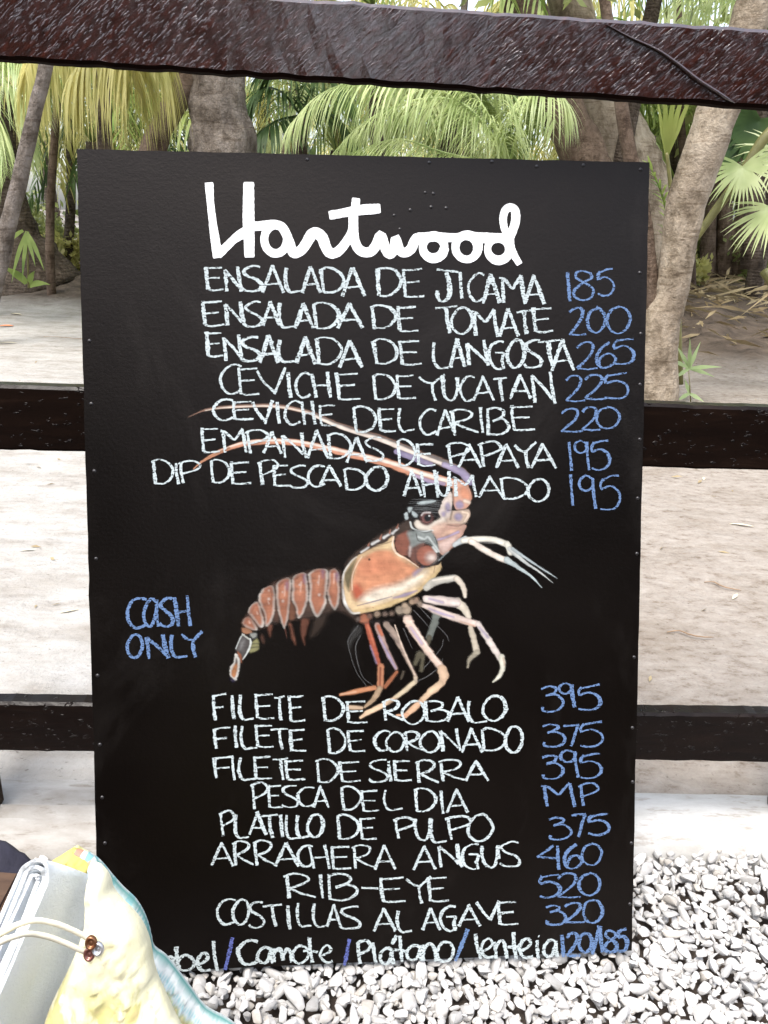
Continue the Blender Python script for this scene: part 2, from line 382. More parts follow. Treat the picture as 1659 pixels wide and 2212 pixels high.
def glyph(mb, ch, x0, x1, y0, y1, thick, thin):
    for typ, p in G[ch]:
        q = np.array(p, float) + RNG.normal(0, .012, (len(p), 2))
        q = catmull(q, 7) if typ == 's' else q
        q = np.stack([x0+q[:, 0]*(x1-x0), y0+q[:, 1]*(y1-y0)], 1)
        ribbon(mb, q, thick*RNG.uniform(.85, 1.12), thin*RNG.uniform(.85, 1.2))
def line(name, mat, parts, thick=17, thin=9):
    """parts: list of (crop x, crop y, scale, 'glyph x0 x1 y0 y1; ...')"""
    mb = None; last = None
    for ox, oy, sc, s in parts:
        for g in s.split(';'):
            g = g.split()
            if not g: continue
            a = [float(v)/sc for v in g[1:]]; q = (ox+a[0], ox+a[1], oy+a[2], oy+a[3])
            if last is not None and (q[0]-last[1] > 24 or abs(q[2]-last[2]) > 90):      # a new word
                mb.build(name, mat, board, False); mb = None
            if mb is None: mb = MB()
            glyph(mb, g[0], *q, thick, thin); last = q
    return mb.build(name, mat, board, False)
cA, cB, cC, cD = (780,1030,1.8433), (1620,1030,1.8433), (580,1420,1.659), (1520,1420,1.659)
cE, cF, cG, cH = (780,2660,2.37), (1400,2660,2.37), (780,3120,2.37), (1400,3120,2.37)
cK, cL, cM, cN, cO = (2040,2660,3.456), (2040,3120,3.16), (600,3540,1.659), (1500,3540,1.659), (460,2300,4.1475)
DISH = [
 [(*cA,'E 50 185 40 205;N 192 315 38 218;S 320 462 35 215;A 472 625 28 228;L 632 755 45 222;A 755 885 35 225;D 885 1055 45 225;A 1045 1210 48 252;D 1290 1470 42 250;E 1480 1640 50 258'),
  (*cB,'J 180 345 60 288;I 340 378 78 268;C 410 528 85 285;A 520 640 92 300;M 640 825 98 308;A 825 965 98 308')],
 [(*cA,'E 28 190 285 465;N 195 335 292 462;S 335 465 292 472;A 470 590 290 462;L 585 705 300 478;A 705 835 305 485;D 830 1025 300 485;A 1015 1195 305 480;D 1250 1435 315 485;E 1440 1595 325 508'),
  (*cB,'T 175 330 325 520;O 285 440 335 525;M 435 630 345 545;A 640 775 345 548;T 765 870 355 528;E 875 1030 335 510')],
 [(*cA,'E 55 185 512 690;N 185 322 530 715;S 310 445 545 720;A 450 580 535 735;L 580 720 570 728;A 715 855 545 742;D 850 1040 550 745;A 1030 1190 575 770;D 1265 1445 565 745;E 1455 1625 572 750'),
  (*cB,'L 155 300 585 772;A 285 385 560 762;N 400 560 570 755;G 560 680 575 780;O 690 820 565 772;S 815 945 570 770;T 915 1075 570 755;A 1020 1180 565 790')],
 [(*cC,'C 475 615 25 215;E 590 735 48 222;V 715 900 48 220;I 905 950 75 245;C 965 1065 80 240;H 1070 1200 75 240;E 1225 1395 80 255;D 1470 1620 90 255'),
  (*cD,'E 62 195 95 248;Y 215 380 90 262;U 365 478 110 262;C 480 580 100 260;A 575 705 100 262;T 700 790 110 265;A 810 945 90 250;N 950 1105 70 280')],
 [(*cC,'C 425 560 248 388;E 555 695 265 385;V 685 820 258 410;I 835 875 270 410;C 895 1000 265 415;H 1005 1095 260 420;E 1120 1235 290 425;D 1340 1495 300 465;E 1505 1625 310 462'),
  (*cD,'L 80 185 310 462;C 215 330 315 482;A 330 450 320 490;R 415 605 320 470;I 598 648 305 470;B 655 800 310 485;E 810 972 295 455')],
 [(*cC,'E 350 475 440 600;M 480 650 445 600;P 640 785 455 605;A 760 875 465 605;N 880 1038 470 635;A 1045 1180 455 635;D 1175 1328 475 640;A 1305 1435 500 665;S 1415 1540 500 655'),
  (*cD,'D 70 190 515 685;E 195 320 540 685;P 390 545 540 690;A 475 620 545 698;P 600 750 530 695;A 720 860 545 702;Y 835 980 535 700;A 950 1110 540 702')],
 [(*cC,'D 30 170 645 805;I 170 220 670 808;P 200 345 655 800;D 410 538 645 795;E 540 680 660 805;P 720 855 650 810;E 820 930 680 820;S 930 1045 685 830;C 1045 1160 685 820;A 1125 1265 685 822;D 1280 1430 705 845;O 1425 1570 690 850'),
  (*cD,'A 115 230 715 885;H 225 338 715 890;U 325 425 720 880;M 435 590 745 890;A 605 760 755 892;D 740 922 765 902;O 920 1065 775 920')],
 [(*cE,'F 130 265 170 415;I 298 355 180 405;L 385 520 180 410;E 525 715 170 402;T 710 805 190 415;E 840 1000 185 425;D 1155 1355 190 420;E 1375 1580 235 440'),
  (*cF,'R 245 445 225 418;O 430 645 235 452;B 640 865 235 428;A 858 1060 200 428;L 1050 1225 230 435;O 1180 1400 185 420')],
 [(*cE,'F 135 305 485 680;I 330 372 468 672;L 400 555 475 680;E 530 705 460 665;T 675 840 490 685;E 850 1010 500 705;D 1200 1375 490 725;E 1390 1560 510 705'),
  (*cF,'C 170 325 515 695;O 280 455 525 712;R 450 625 520 700;O 600 785 520 715;N 790 980 488 702;A 990 1185 490 712;D 1165 1395 490 700;O 1390 1560 470 722')],
 [(*cE,'F 135 330 755 955;I 300 360 755 975;L 380 545 760 970;E 515 690 750 965;T 700 840 768 968;E 805 1000 790 970;D 1095 1305 775 990;E 1310 1520 800 990'),
  (*cF,'S 120 300 785 990;I 285 350 795 985;E 350 525 790 980;R 558 780 790 1000;R 770 1040 785 985;A 1030 1235 790 980')],
 [(*cE,'P 490 650 1000 1245;E 645 790 1020 1230;S 782 930 1025 1225;C 925 1085 1035 1215;A 1078 1215 1030 1228;D 1330 1520 1035 1245;E 1520 1690 1070 1265'),
  (*cF,'L 265 438 1070 1248;D 545 745 1050 1265;I 780 835 1075 1288;A 852 1052 1055 1280')],
 [(*cG,'P 198 340 175 402;L 345 475 205 422;A 480 635 180 395;T 590 745 205 420;I 755 805 210 415;L 820 945 215 430;L 918 1050 210 415;O 1015 1168 200 418;D 1290 1498 205 435;E 1505 1665 235 435'),
  (*cH,'P 350 550 235 430;U 550 715 240 448;L 695 850 250 460;P 835 1075 220 438;O 1040 1278 205 455')],
 [(*cG,'A 130 328 460 682;R 318 520 455 675;R 512 735 450 682;A 720 935 470 688;C 925 1070 490 685;H 1030 1225 485 710;E 1235 1430 500 715;R 1432 1660 490 708'),
  (*cH,'A 180 372 490 715;A 545 748 495 718;N 768 988 475 695;G 993 1160 475 715;U 1172 1345 495 698;S 1345 1530 460 690')],
 [(*cG,'R 795 1098 760 985;I 1118 1185 765 985;B 1205 1480 755 1000;- 1522 1680 875 905'),
  (*cH,'E 220 470 795 1020;Y 470 700 785 1032;E 668 868 785 1015')],
 [(*cM,'C 420 545 -5 162;O 525 632 0 165;S 630 730 15 185;T 720 845 35 178;I 870 910 38 198;L 945 1040 28 178;L 1050 1145 28 178;A 1140 1232 32 180;S 1225 1358 45 192;A 1445 1590 60 208;L 1598 1695 75 212'),
  (*cN,'A 270 387 55 200;G 385 497 45 205;A 508 648 35 175;V 620 770 5 138;E 755 897 15 165')],
]
PRICE = [
 [(*cB,'1 1125 1160 75 290;8 1170 1325 62 280;5 1345 1468 55 248')],
 [(*cB,'2 1145 1268 338 535;0 1275 1405 335 515;0 1415 1588 325 525')],
 [(*cB,'2 1200 1350 590 780;6 1330 1478 585 770;5 1455 1618 560 745')],
 [(*cD,'2 1175 1300 100 265;2 1300 1440 95 252;5 1420 1582 80 250')],
 [(*cD,'2 1145 1285 315 465;2 1280 1398 305 455;0 1372 1522 300 448')],
 [(*cD,'1 1188 1220 530 715;9 1225 1328 520 715;5 1335 1458 520 712')],
 [(*cD,'1 1198 1228 745 950;9 1258 1372 755 972;5 1390 1528 750 975')],
 [(*cK,'3 315 608 150 490;9 545 768 105 425;5 805 1118 125 470')],
 [(*cK,'3 335 632 665 965;7 615 828 665 955;5 825 1152 630 962')],
 [(*cK,'3 320 608 1085 1402;9 565 822 1010 1388;5 835 1128 1055 1395')],
 [(*cK,'M 320 772 1460 1788;P 818 1088 1465 1772')],
 [(*cL,'3 380 658 310 580;7 660 838 270 546;5 860 1128 268 528')],
 [(*cL,'4 235 518 655 958;6 560 792 645 946;0 785 1038 630 902')],
 [(*cL,'5 250 518 1020 1302;2 495 787 1010 1302;0 750 1018 995 1282')],
 [(*cL,'3 345 592 1405 1642;2 575 832 1375 1617;0 805 1048 1330 1622')],
]
for k, d in enumerate(DISH): line('dish_lettering', M_white, d, 14.5 if k < 3 else 12, 6.2)
for k, d in enumerate(PRICE):
    thk = 14 if k < 7 else 15.5
    line('price_lettering', M_blue, d, thk-3, 6.2)
line('dish_lettering', M_white, [(*cM,'a 70 152 372 452;b 150 272 310 462;e 288 378 350 466;l 382 440 270 466;C 555 690 265 422;a 683 790 310 416;m 783 917 315 410;o 912 1022 300 418;t 985 1085 245 416;e 1093 1178 300 410;P 1333 1424 270 420;l 1432 1470 280 420'),
  (*cN,'a -10 85 315 422;/ 72 102 235 292;t 88 172 240 408;a 163 272 300 397;n 262 372 285 402;o 362 474 275 407;l 596 668 225 387;e 648 742 260 382;n 738 832 265 386;t 826 918 215 387;e 898 992 255 382;i 1006 1040 240 385;a 1058 1155 265 377')], 14, 9)
line('price_lettering', M_blue, [(*cN,'/ 485 567 190 405'), (*cL,'1 535 575 1770 2042;2 605 772 1750 2032;0 753 918 1745 1988;/ 920 1015 1650 2012;1 990 1075 1670 1985;8 1068 1235 1715 1982;5 1230 1352 1695 1972')], 15, 10)
line('divider_stroke', M_lilac, [(*cM,'/ 475 525 245 460;/ 1255 1287 262 432')], 15, 12)
line('cash_note', M_blue, [(*cO,'C 160 487 215 705;a 435 690 240 690;S 700 918 225 692;H 940 1205 185 688;O 163 422 818 1198;N 478 842 815 1212;L 883 1152 820 1192;Y 1063 1402 770 1192')], 14, 8.5)
# --- painted title
QX, QS = (780, 680), 2.37
mb = MB()
def T(pts, wd, smooth=True, dx=0):
    p = np.array(pts, float); p[:, 0] += dx
    if smooth: p = catmull(p, 10)
    p = p/QS + np.array(QX)
    seg = np.linalg.norm(np.diff(p, axis=0), axis=1).sum()
    ribbon(mb, p, wd/QS, None, .025, cap=True)
def T2(pts, wd, **k): T(pts, wd, dx=1469.4, **k)
T([(102,92),(118,300),(150,560),(186,796)], 86); T([(180,765),(250,705),(340,620),(430,560),(500,525)], 92); T([(473,88),(471,400),(476,620),(480,792)], 98)
T([(500,505),(600,495),(690,486),(770,500),(815,560),(850,640),(880,735),(905,752),(960,725),(1010,660),(1060,578),(1110,568),(1160,610),(1190,690),(1225,745),(1265,755),(1330,715),(1400,620),(1440,540),(1455,400),(1476,238)], 92)
ring = lambda cx, cy, rx, ry, n=22: [(cx+rx*math.cos(2*math.pi*i/n), cy+ry*math.sin(2*math.pi*i/n)) for i in range(n+2)]
T(ring(725,622,107,132), 84)
T([(1448,400),(1450,560),(1465,650),(1500,715),(1560,745),(1620,730),(1665,670),(1700,590),(1712,600),(1740,690),(1785,762),(1825,720),(1843,620),(1855,640),(1880,720),(1925,748),(1985,715),(2020,640),(2060,600)], 92)
T([(1222,400),(1350,378),(1500,352),(1702,335)], 84)
T2([(570,608),(640,606),(730,600),(930,608),(1035,585),(1150,606),(1290,612),(1400,606),(1440,590)], 82)
T2(ring(727,697,100,102), 80); T2(ring(1036,698,105,112), 82); T2(ring(1334,714,102,104), 80)
T2([(1420,590),(1388,520),(1376,430),(1395,355),(1440,325),(1485,352),(1492,440),(1470,530),(1440,610),(1445,690),(1478,770),(1530,858)], 80)
mb.build('painted_title', M_title, board, False)

# --- painted lobster: brush strokes composited on a fine sheet of points over the board
LX0, LY0, LX1, LY1, LS = 720, 1570, 2210, 2860, 2.0
NXp, NYp = int((LX1-LX0)/LS), int((LY1-LY0)/LS)
GX, GY = np.meshgrid(LX0+LS*(np.arange(NXp)+.5), LY0+LS*(np.arange(NYp)+.5))
RGBc = np.zeros((NYp, NXp, 3)); ALc = np.zeros((NYp, NXp))
def vnoise(sc, seed, ax=1.0):
    r = np.random.default_rng(seed); h, w_ = int((LY1-LY0)/sc)+3, int((LX1-LX0)/(sc*ax))+3
    g = r.random((h, w_)); fx = (GX-LX0)/(sc*ax); fy = (GY-LY0)/sc
    ix, iy = fx.astype(int), fy.astype(int); tx, ty = fx-ix, fy-iy; tx = tx*tx*(3-2*tx); ty = ty*ty*(3-2*ty)
    return (g[iy, ix]*(1-tx)+g[iy, ix+1]*tx)*(1-ty)+(g[iy+1, ix]*(1-tx)+g[iy+1, ix+1]*tx)*ty
VN = .5*vnoise(26, 1)+.3*vnoise(11, 2)+.2*vnoise(5, 3); VB = .5*vnoise(7, 4, 5)+.5*vnoise(15, 5, 3)
def lin(c): c = np.array(c, float)/255; return np.where(c <= .04045, c/12.92, ((c+.055)/1.055)**2.4)
def comp(sl, a, col, mot=.18, form=1.0):
    c = lin(col)*.54; c = c*.88+.12*c.mean(); t = (1+mot*3.2*(VN[sl]-.5)+mot*2.2*(VB[sl]-.5))*form
    cc = np.clip(c[None, None]*t[..., None], 0, .92)
    A0 = ALc[sl]; An = a+A0*(1-a); k = np.where(An > 1e-6, a/np.maximum(An, 1e-6), 0)
    RGBc[sl] = RGBc[sl]*(1-k[..., None])+cc*k[..., None]; ALc[sl] = An
CR_ = {'S': (1300,1900,1.728), 'T': (860,2150,2.765), 'U': (1280,2350,2.0738), 'V': (1560,1900,3.77), 'W': (700,1540,1.3825)}
def cv(c, pts): ox, oy, sc = CR_[c]; return np.array(pts, float)/sc+np.array((ox, oy))
def bbox(P, m):
    x0 = max(0, int((P[:, 0].min()-m-LX0)/LS)); x1 = min(NXp, int((P[:, 0].max()+m-LX0)/LS)+2)
    y0 = max(0, int((P[:, 1].min()-m-LY0)/LS)); y1 = min(NYp, int((P[:, 1].max()+m-LY0)/LS)+2)
    return np.s_[y0:y1, x0:x1]
def segd(P, closed, sl):
    X, Y = GX[sl], GY[sl]; best = np.full(X.shape, 1e9); par = np.zeros(X.shape); n = len(P); ins = np.zeros(X.shape, bool)
    for i in range(n if closed else n-1):
        a, b = P[i], P[(i+1) % n]; d = b-a; q = d@d+1e-9
        t = np.clip(((X-a[0])*d[0]+(Y-a[1])*d[1])/q, 0, 1); e = np.hypot(X-a[0]-t*d[0], Y-a[1]-t*d[1])
        u = e < best; best = np.where(u, e, best); par = np.where(u, i+t, par)
        if closed and a[1] != b[1]:
            cr = ((a[1] > Y) != (b[1] > Y)) & (X < (b[0]-a[0])*(Y-a[1])/(b[1]-a[1])+a[0]); ins ^= cr
    return best, par, ins
def poly(c, pts, col, a=1.0, soft=2.5, mot=.18, smooth=True):
    P = cv(c, pts); P = catmull(P, 4, True) if smooth else P
    sl = bbox(P, soft*2+2); d, _, ins = segd(P, True, sl); sd = np.where(ins, d, -d)+(VB[sl]-.5)*5
    comp(sl, a*np.clip(sd/soft*.5+.5, 0, 1), col, mot, 1-.34*np.exp(-np.maximum(sd, 0)/9)); return P
def stroke(c, pts, wd, col, a=1.0, soft=2.0, mot=.15, smooth=True, dash=0, closed=False):
    sc = CR_[c][2]; P = cv(c, pts); n0 = len(P); wd = np.atleast_1d(np.array(wd, float))/sc
    if len(wd) == 1: wd = np.full(n0, wd[0])
    elif len(wd) != n0: wd = np.interp(np.linspace(0, 1, n0), np.linspace(0, 1, len(wd)), wd)
    k = 5 if smooth else 1
    if closed: wd = np.r_[wd, wd[0]]
    if smooth: P = catmull(P, 5, closed)
    if closed and smooth: P = np.r_[P, P[:1]]
    wi = np.interp(np.arange(len(P))/k, np.arange(len(wd)), wd)
    sl = bbox(P, wd.max()/2+soft*2+2); d, par, _ = segd(P, False, sl); rad = np.interp(par, np.arange(len(P)), wi)/2
    al = np.clip((rad-d+(VB[sl]-.5)*rad*.5)/soft*.5+.5, 0, 1)
    comp(sl, a*al, col, mot, np.where(rad > 4.5, 1.06-.5*np.clip(d/np.maximum(rad, 1), 0, 1)**2.2, 1.0))
def dot(c, x, y, r, col, a=1.0, soft=3, ry=None):
    an = np.linspace(0, 2*math.pi, 14, endpoint=False); poly(c, [(x+r*math.cos(t), y+(ry or r)*math.sin(t)) for t in an], col, a, soft)
BRN, ORG, SAL, CRM, LIL, GRY, WHT, DRK, OLV, YEL = (128,78,60), (214,132,92), (226,170,142), (240,222,200), (160,148,182), (176,186,184), (240,242,238), (44,38,36), (96,88,58), (230,200,144)
# far antenna, near antenna
ant1 = [(55,142),(150,103),(250,88),(400,80),(520,80),(640,98),(740,125),(850,175),(960,215),(1080,250),(1200,295),(1320,345),(1430,385),(1530,430),(1585,478)]
w1 = [2,11,17,21,23,25,27,29,33,35,38,43,47,52,54]
stroke('W', ant1, w1, (138,104,86), .95); stroke('W', [(x, y+3) for x, y in ant1[1:11]], [4,7,9,10,10,12,14,17,18,20], (232,212,192), .95)
stroke('W', ant1[6:], [14,16,20,22,26,34,40,46,52], (128,122,118), .8); stroke('W', [(x-4, y+6) for x, y in ant1[6:14]], [16,18,20,22,24,22,20,18], (238,222,206), .95)
stroke('W', [(1190,330),(1300,370),(1380,400)], [30,38,30], LIL, .75); stroke('W', [(1450,400),(1540,440),(1590,490)], [30,46,46], LIL, .9)
ant2 = [(85,425),(130,385),(200,345),(280,310),(370,285),(480,275),(580,275),(680,285),(800,310),(950,345),(1080,375),(1200,410),(1330,455),(1450,490),(1560,525)]
w2 = [4,12,22,27,30,33,34,34,37,40,44,48,50,50,52]
stroke('W', ant2, w2, (222,152,116), 1.0); stroke('W', [(x, y-6) for x, y in ant2[2:]], [6,9,11,13,15,15,16,18,20,22,24,24,22], (246,226,208), .95)
stroke('W', ant2[:4], [3,7,12,14], (176,122,82), .9); stroke('W', [(1270,450),(1370,490),(1450,505)], [16,28,20], LIL, .8)
# hair strokes and dark crown
poly('S', [(505,225),(530,170),(600,130),(700,110),(790,120),(790,220),(720,250),(600,260),(540,270)], (52,50,50), .3, 14)
for i in range(16): y = 118+i*8; stroke('S', [(545+random.uniform(-20,60), y+random.uniform(-5,8)),(650, y-4),(775, y+6+random.uniform(-6,6))], [2,4,2], random.choice([(120,124,124),(86,86,86),(30,28,28)]), .7, 1.2)
# spines and back ridge
poly('S', [(95,570),(150,490),(250,415),(350,345),(460,285),(540,255),(560,330),(440,400),(300,445),(190,500)], (70,54,44), .95, 6)
for p, q in (((215,475),(262,440)),((285,418),(335,392)),((365,375),(412,345)),((425,345),(462,312))): stroke('S', [p, q], [22,12], (206,204,200), .95, 3); 
for p, q in (((260,430),(268,408)),((340,385),(352,352)),((405,345),(410,318)),((455,310),(464,280))): stroke('S', [p, q], [16,3], (156,104,84), .95)
# antenna base segments
poly('S', [(840,-10),(900,-15),(950,40),(962,90),(955,140),(920,178),(860,186),(832,120)], SAL); poly('S', [(900,20),(950,60),(955,110),(905,110),(880,60)], (226,146,104), .8, 8); dot('S', 880, 150, 30, LIL, .9, 6)
stroke('S', [(915,125),(945,135)], 26, CRM, .8, 4)
poly('S', [(790,190),(860,192),(940,180),(952,225),(920,278),(860,294),(785,280),(770,240)], (206,180,158)); dot('S', 872, 234, 27, LIL, .9, 6); stroke('S', [(900,200),(940,215),(915,265)], 20, (232,206,180), .9, 4)
poly('S', [(690,320),(780,285),(915,283),(920,320),(880,385),(830,445),(775,494),(740,470),(728,400)], (204,160,140)); poly('S', [(760,340),(860,305),(905,300),(840,345),(770,380)], (226,182,154), .9, 6); stroke('S', [(735,388),(800,368),(872,336)], 18, LIL, .85, 4)
poly('S', [(745,410),(860,360),(820,440),(772,480),(745,450)], (222,192,180), .85, 6); stroke('S', [(742,300),(700,360),(735,440)], 5, (70,56,54), .7)
poly('S', [(783,85),(825,65),(832,150),(815,225),(770,250),(738,205),(760,140)], (232,214,200)); dot('S', 800, 170, 22, LIL, .85, 6, 34); dot('S', 772, 215, 16, LIL, .85, 6, 20)
stroke('S', [(832,60),(838,140),(818,250)], 10, (60,54,54), .7, 4); stroke('S', [(800,188),(880,186),(945,178)], 6, (70,60,58), .75); stroke('S', [(785,285),(870,296),(920,272)], 6, (80,66,60), .7)
# eye
poly('S', [(575,270),(600,255),(660,290),(770,235),(790,280),(720,330),(620,330),(580,300)], (238,224,206), .95, 5); poly('S', [(690,300),(790,265),(780,330),(710,350)], (222,178,154), .8, 8)
dot('S', 655, 244, 40, (140,92,86), .9, 8); dot('S', 662, 240, 26, (28,26,28), 1, 4); dot('S', 674, 226, 6, WHT, 1, 2); stroke('S', [(622,222),(640,205),(680,205)], 12, (206,196,192), .8)
for p in ([(505,215),(525,200),(530,245),(512,250)],[(528,170),(560,172),(545,205),(530,200)],[(555,190),(595,215),(590,235),(560,225)],[(590,140),(680,118),(720,125),(640,150)]): poly('S', p, (198,212,212), .9, 3)
# cheek
poly('S', [(440,395),(480,345),(540,330),(560,400),(550,480),(500,500),(455,470)], (142,84,64), 1, 5); poly('S', [(530,330),(690,335),(738,455),(690,430),(650,410),(610,440),(550,480),(540,400)], (150,158,154), .9, 6)
poly('S', [(520,480),(560,440),(640,410),(620,480),(600,550),(560,540)], (118,78,66), .95, 6); stroke('S', [(545,270),(560,310),(620,335),(700,325)], [12,12,10,8], (200,208,204), .9); stroke('S', [(560,320),(640,340),(690,330)], 7, (60,56,56), .8)
stroke('S', [(545,440),(540,500)], [24,8], (196,178,170), .7, 5); stroke('S', [(600,370),(640,385),(665,370),(690,400),(740,470)], [14,16,14,16,10], (206,214,210), .9, 3); stroke('S', [(585,350),(600,395),(640,400)], 8, (70,64,62), .7)
stroke('S', [(575,450),(590,540)], 14, (88,58,50), .7, 5); dot('S', 655, 497, 66, (168,100,78), 1, 4, 70); dot('S', 688, 512, 34, (226,212,200), .85, 14, 30); stroke('S', [(590,540),(650,572),(725,548),(742,490)], 12, (56,46,46), .85, 4)
stroke('S', [(700,440),(725,470)], 18, (210,214,210), .9, 3)
# carapace
car = [(82,720),(92,620),(140,540),(205,485),(290,440),(370,410),(425,365),(432,420),(455,480),(520,515),(595,572),(660,578),(728,562),(755,540),(750,590),(700,660),(640,720),(560,770),(430,835),(290,875),(145,892),(100,830)]
poly('S', car, (232,200,150)); poly('S', [(140,700),(160,610),(205,520),(300,460),(410,455),(470,510),(600,578),(560,650),(440,720),(300,770),(180,800)], (222,148,104), 1, 14)
poly('S', [(150,720),(190,690),(230,760),(190,795),(160,780)], (208,92,56), .9, 12); poly('S', [(180,560),(300,500),(420,520),(480,590),(380,620),(230,640)], (206,122,84), .55, 24)
poly('S', [(200,800),(300,725),(450,690),(600,620),(660,600),(600,690),(450,770),(300,820)], (248,236,214), .9, 16); poly('S', [(90,640),(120,580),(175,520),(160,600),(140,690),(125,740)], OLV, .9, 8)
poly('S', [(215,500),(320,445),(415,415),(420,450),(320,455),(230,500)], (232,204,150), .8, 8); poly('S', [(150,870),(300,845),(450,790),(600,720),(740,575),(745,600),(640,720),(440,832),(290,872),(150,890)], (234,202,140), .95, 5)
poly('S', [(560,620),(590,590),(635,580),(610,610),(575,640)], LIL, .8, 8); stroke('S', [(430,785),(510,765),(590,735)], [8,30,8], (146,132,160), .9, 4); stroke('S', [(185,838),(300,808),(420,775)], [4,8,4], (70,70,110), .8)
stroke('S', car[:3]+[(180,505)], [14,12,8,4], (226,220,210), .9, 3); stroke('S', [(84,730),(100,820),(145,885),(200,886)], [20,26,18,8], (244,240,232), .95, 3); stroke('S', [(150,730),(150,640),(180,560),(215,505)], 6, (236,206,176), .8)
stroke('S', [(205,487),(300,440),(420,400)], 5, (90,70,56), .8); stroke('S', [(432,370),(425,430),(455,485),(520,520),(600,575)], [10,14,12,8,6], (240,212,184), .95); dot('S', 266, 522, 7, DRK, .9, 2); stroke('S', [(715,560),(705,610)], 6, (110,84,64), .7)
stroke('S', [(290,850),(295,853)], 5, BRN, .8)
# abdomen underside and swimmerets, then the shells
poly('T', [(560,600),(700,600),(900,640),(1200,640),(1340,620),(1480,760),(1520,830),(1440,770),(1290,700),(1180,745),(1060,780),(900,800),(700,820),(560,830)], (74,56,46), .95, 10)
poly('T', [(300,760),(430,600),(560,420),(700,350),(900,290),(1130,245),(1300,255),(1345,330),(1350,640),(1200,680),(900,740),(600,800),(470,900),(300,900)], (84,62,50), .9, 8)
for p in ([(540,850),(585,860),(585,920),(565,985),(535,930)],[(760,840),(800,850),(825,950),(848,1075),(810,1040),(780,930)],[(900,800),(985,800),(970,890),(940,1000),(942,1080),(900,980)]): poly('T', p, (112,66,46), .95, 5)
poly('T', [(1060,790),(1180,740),(1160,840),(1080,950),(1000,1000),(1020,880)], (58,44,34), .9, 10); poly('T', [(600,730),(660,720),(650,820),(600,800)], (90,60,46), .9, 6); poly('T', [(770,600),(830,640),(835,780),(780,800),(760,720)], (120,76,52), .95, 6); poly('T', [(455,970),(490,960),(498,1060),(470,1030)], (84,54,40), .9, 5); stroke('T', [(725,900),(745,1000)], [20,6], (90,52,40), .9)
shells = [
 [(1205,310),(1230,262),(1275,256),(1302,300),(1312,420),(1312,600),(1265,698),(1205,590),(1186,500),(1205,400)],
 [(980,310),(1050,258),(1120,248),(1180,265),(1195,350),(1170,520),(1165,640),(1075,776),(1005,660),(985,540),(1000,430)],
 [(810,345),(880,300),(945,298),(965,420),(980,520),(955,650),(905,760),(865,780),(845,670),(805,590),(805,450)],
 [(640,410),(700,362),(775,355),(790,450),(775,570),(770,680),(722,900),(680,800),(645,660),(630,520)],
 [(440,535),(510,455),(585,438),(612,520),(608,690),(580,810),(520,870),(510,760),(455,640)],
 [(325,710),(370,635),(430,618),(470,720),(495,840),(465,885),(400,815),(345,750)],
 [(265,830),(300,775),(355,795),(425,912),(340,895),(282,865)]]
for P in shells[::-1]:
    cx, cy = np.mean(P, axis=0); poly('T', P, (232,224,212), .9, 4); k = .80 if cy < 700 else .74
    ins = [(cx+(x-cx)*k, cy+(y-cy)*(k+.14)-6) for x, y in P]
    poly('T', ins, (186,118,86), 1, 6); poly('T', [(cx+(x-cx)*.55, cy-10+(y-cy)*.45) for x, y in P], (214,140,102), .7, 20)
    poly('T', [(cx+(x-cx)*.5, cy+(y-cy)*.3+70*(cy < 600)) for x, y in P], (150,84,60), .5, 14)
    top = sorted(P, key=lambda q: q[1])[:3]; stroke('T', [(q[0]*.75+cx*.25, q[1]+14) for q in sorted(top)], 26, (150,92,68), .85, 5)
    stroke('T', [(cx+14, cy-120*(cy < 600)-10), (cx+6, cy-30)], [14, 5], (236,206,188), .6, 4)
for x, y in ((1288,340),(1135,310),(935,360),(745,440)): poly('T', [(x-14,y-40),(x+16,y-44),(x+14,y+40),(x-10,y+30)], (128,108,150), .6, 8)
for x, y, r in ((1098,533,16),(1085,395,12),(702,598,15),(700,500,11),(550,485,9),(548,575,14),(885,420,10)): dot('T', x, y, r, (240,214,198), .85, 4)
# tail fan
poly('T', [(255,890),(330,900),(370,940),(300,960),(260,940)], (176,120,84), .9, 4); poly('T', [(340,962),(380,945),(420,950),(415,990),(370,1005)], (170,172,164), .95, 4)
poly('T', [(335,1165),(360,1060),(425,1010),(442,1110),(400,1150)], (150,146,96), .95, 4); stroke('T', [(360,1065),(430,1060)], 10, DRK, .7); stroke('T', [(345,1110),(440,1095)], 10, DRK, .7)
poly('T', [(190,1120),(245,985),(275,955),(345,1005),(352,1050),(320,1150),(262,1240),(235,1180)], (88,82,80), 1, 4); stroke('T', [(345,1010),(352,1060),(320,1150),(265,1235)], [16,22,20,10], (216,220,214), .95); stroke('T', [(190,1115),(245,990),(280,965)], [10,14,12], (196,200,196), .9); poly('T', [(240,1040),(290,1020),(270,1100),(235,1120)], (148,146,144), .7, 8)
stroke('T', [(260,960),(330,1010)], 16, (196,198,186), .9); poly('T', [(205,1150),(250,1190),(262,1270),(235,1265)], (160,94,60), .95, 3)
poly('T', [(185,1170),(228,1225),(240,1290),(212,1420),(180,1460),(128,1405),(122,1330),(165,1260)], (228,224,214), 1, 3); poly('T', [(195,1260),(215,1300),(195,1400),(168,1435),(138,1390),(150,1330)], (190,124,72), 1, 4); poly('T', [(195,1220),(212,1260),(195,1290),(180,1270)], (60,46,40), .9, 4); poly('T', [(125,1440),(180,1460),(150,1480)], (60,54,80), .8, 4)
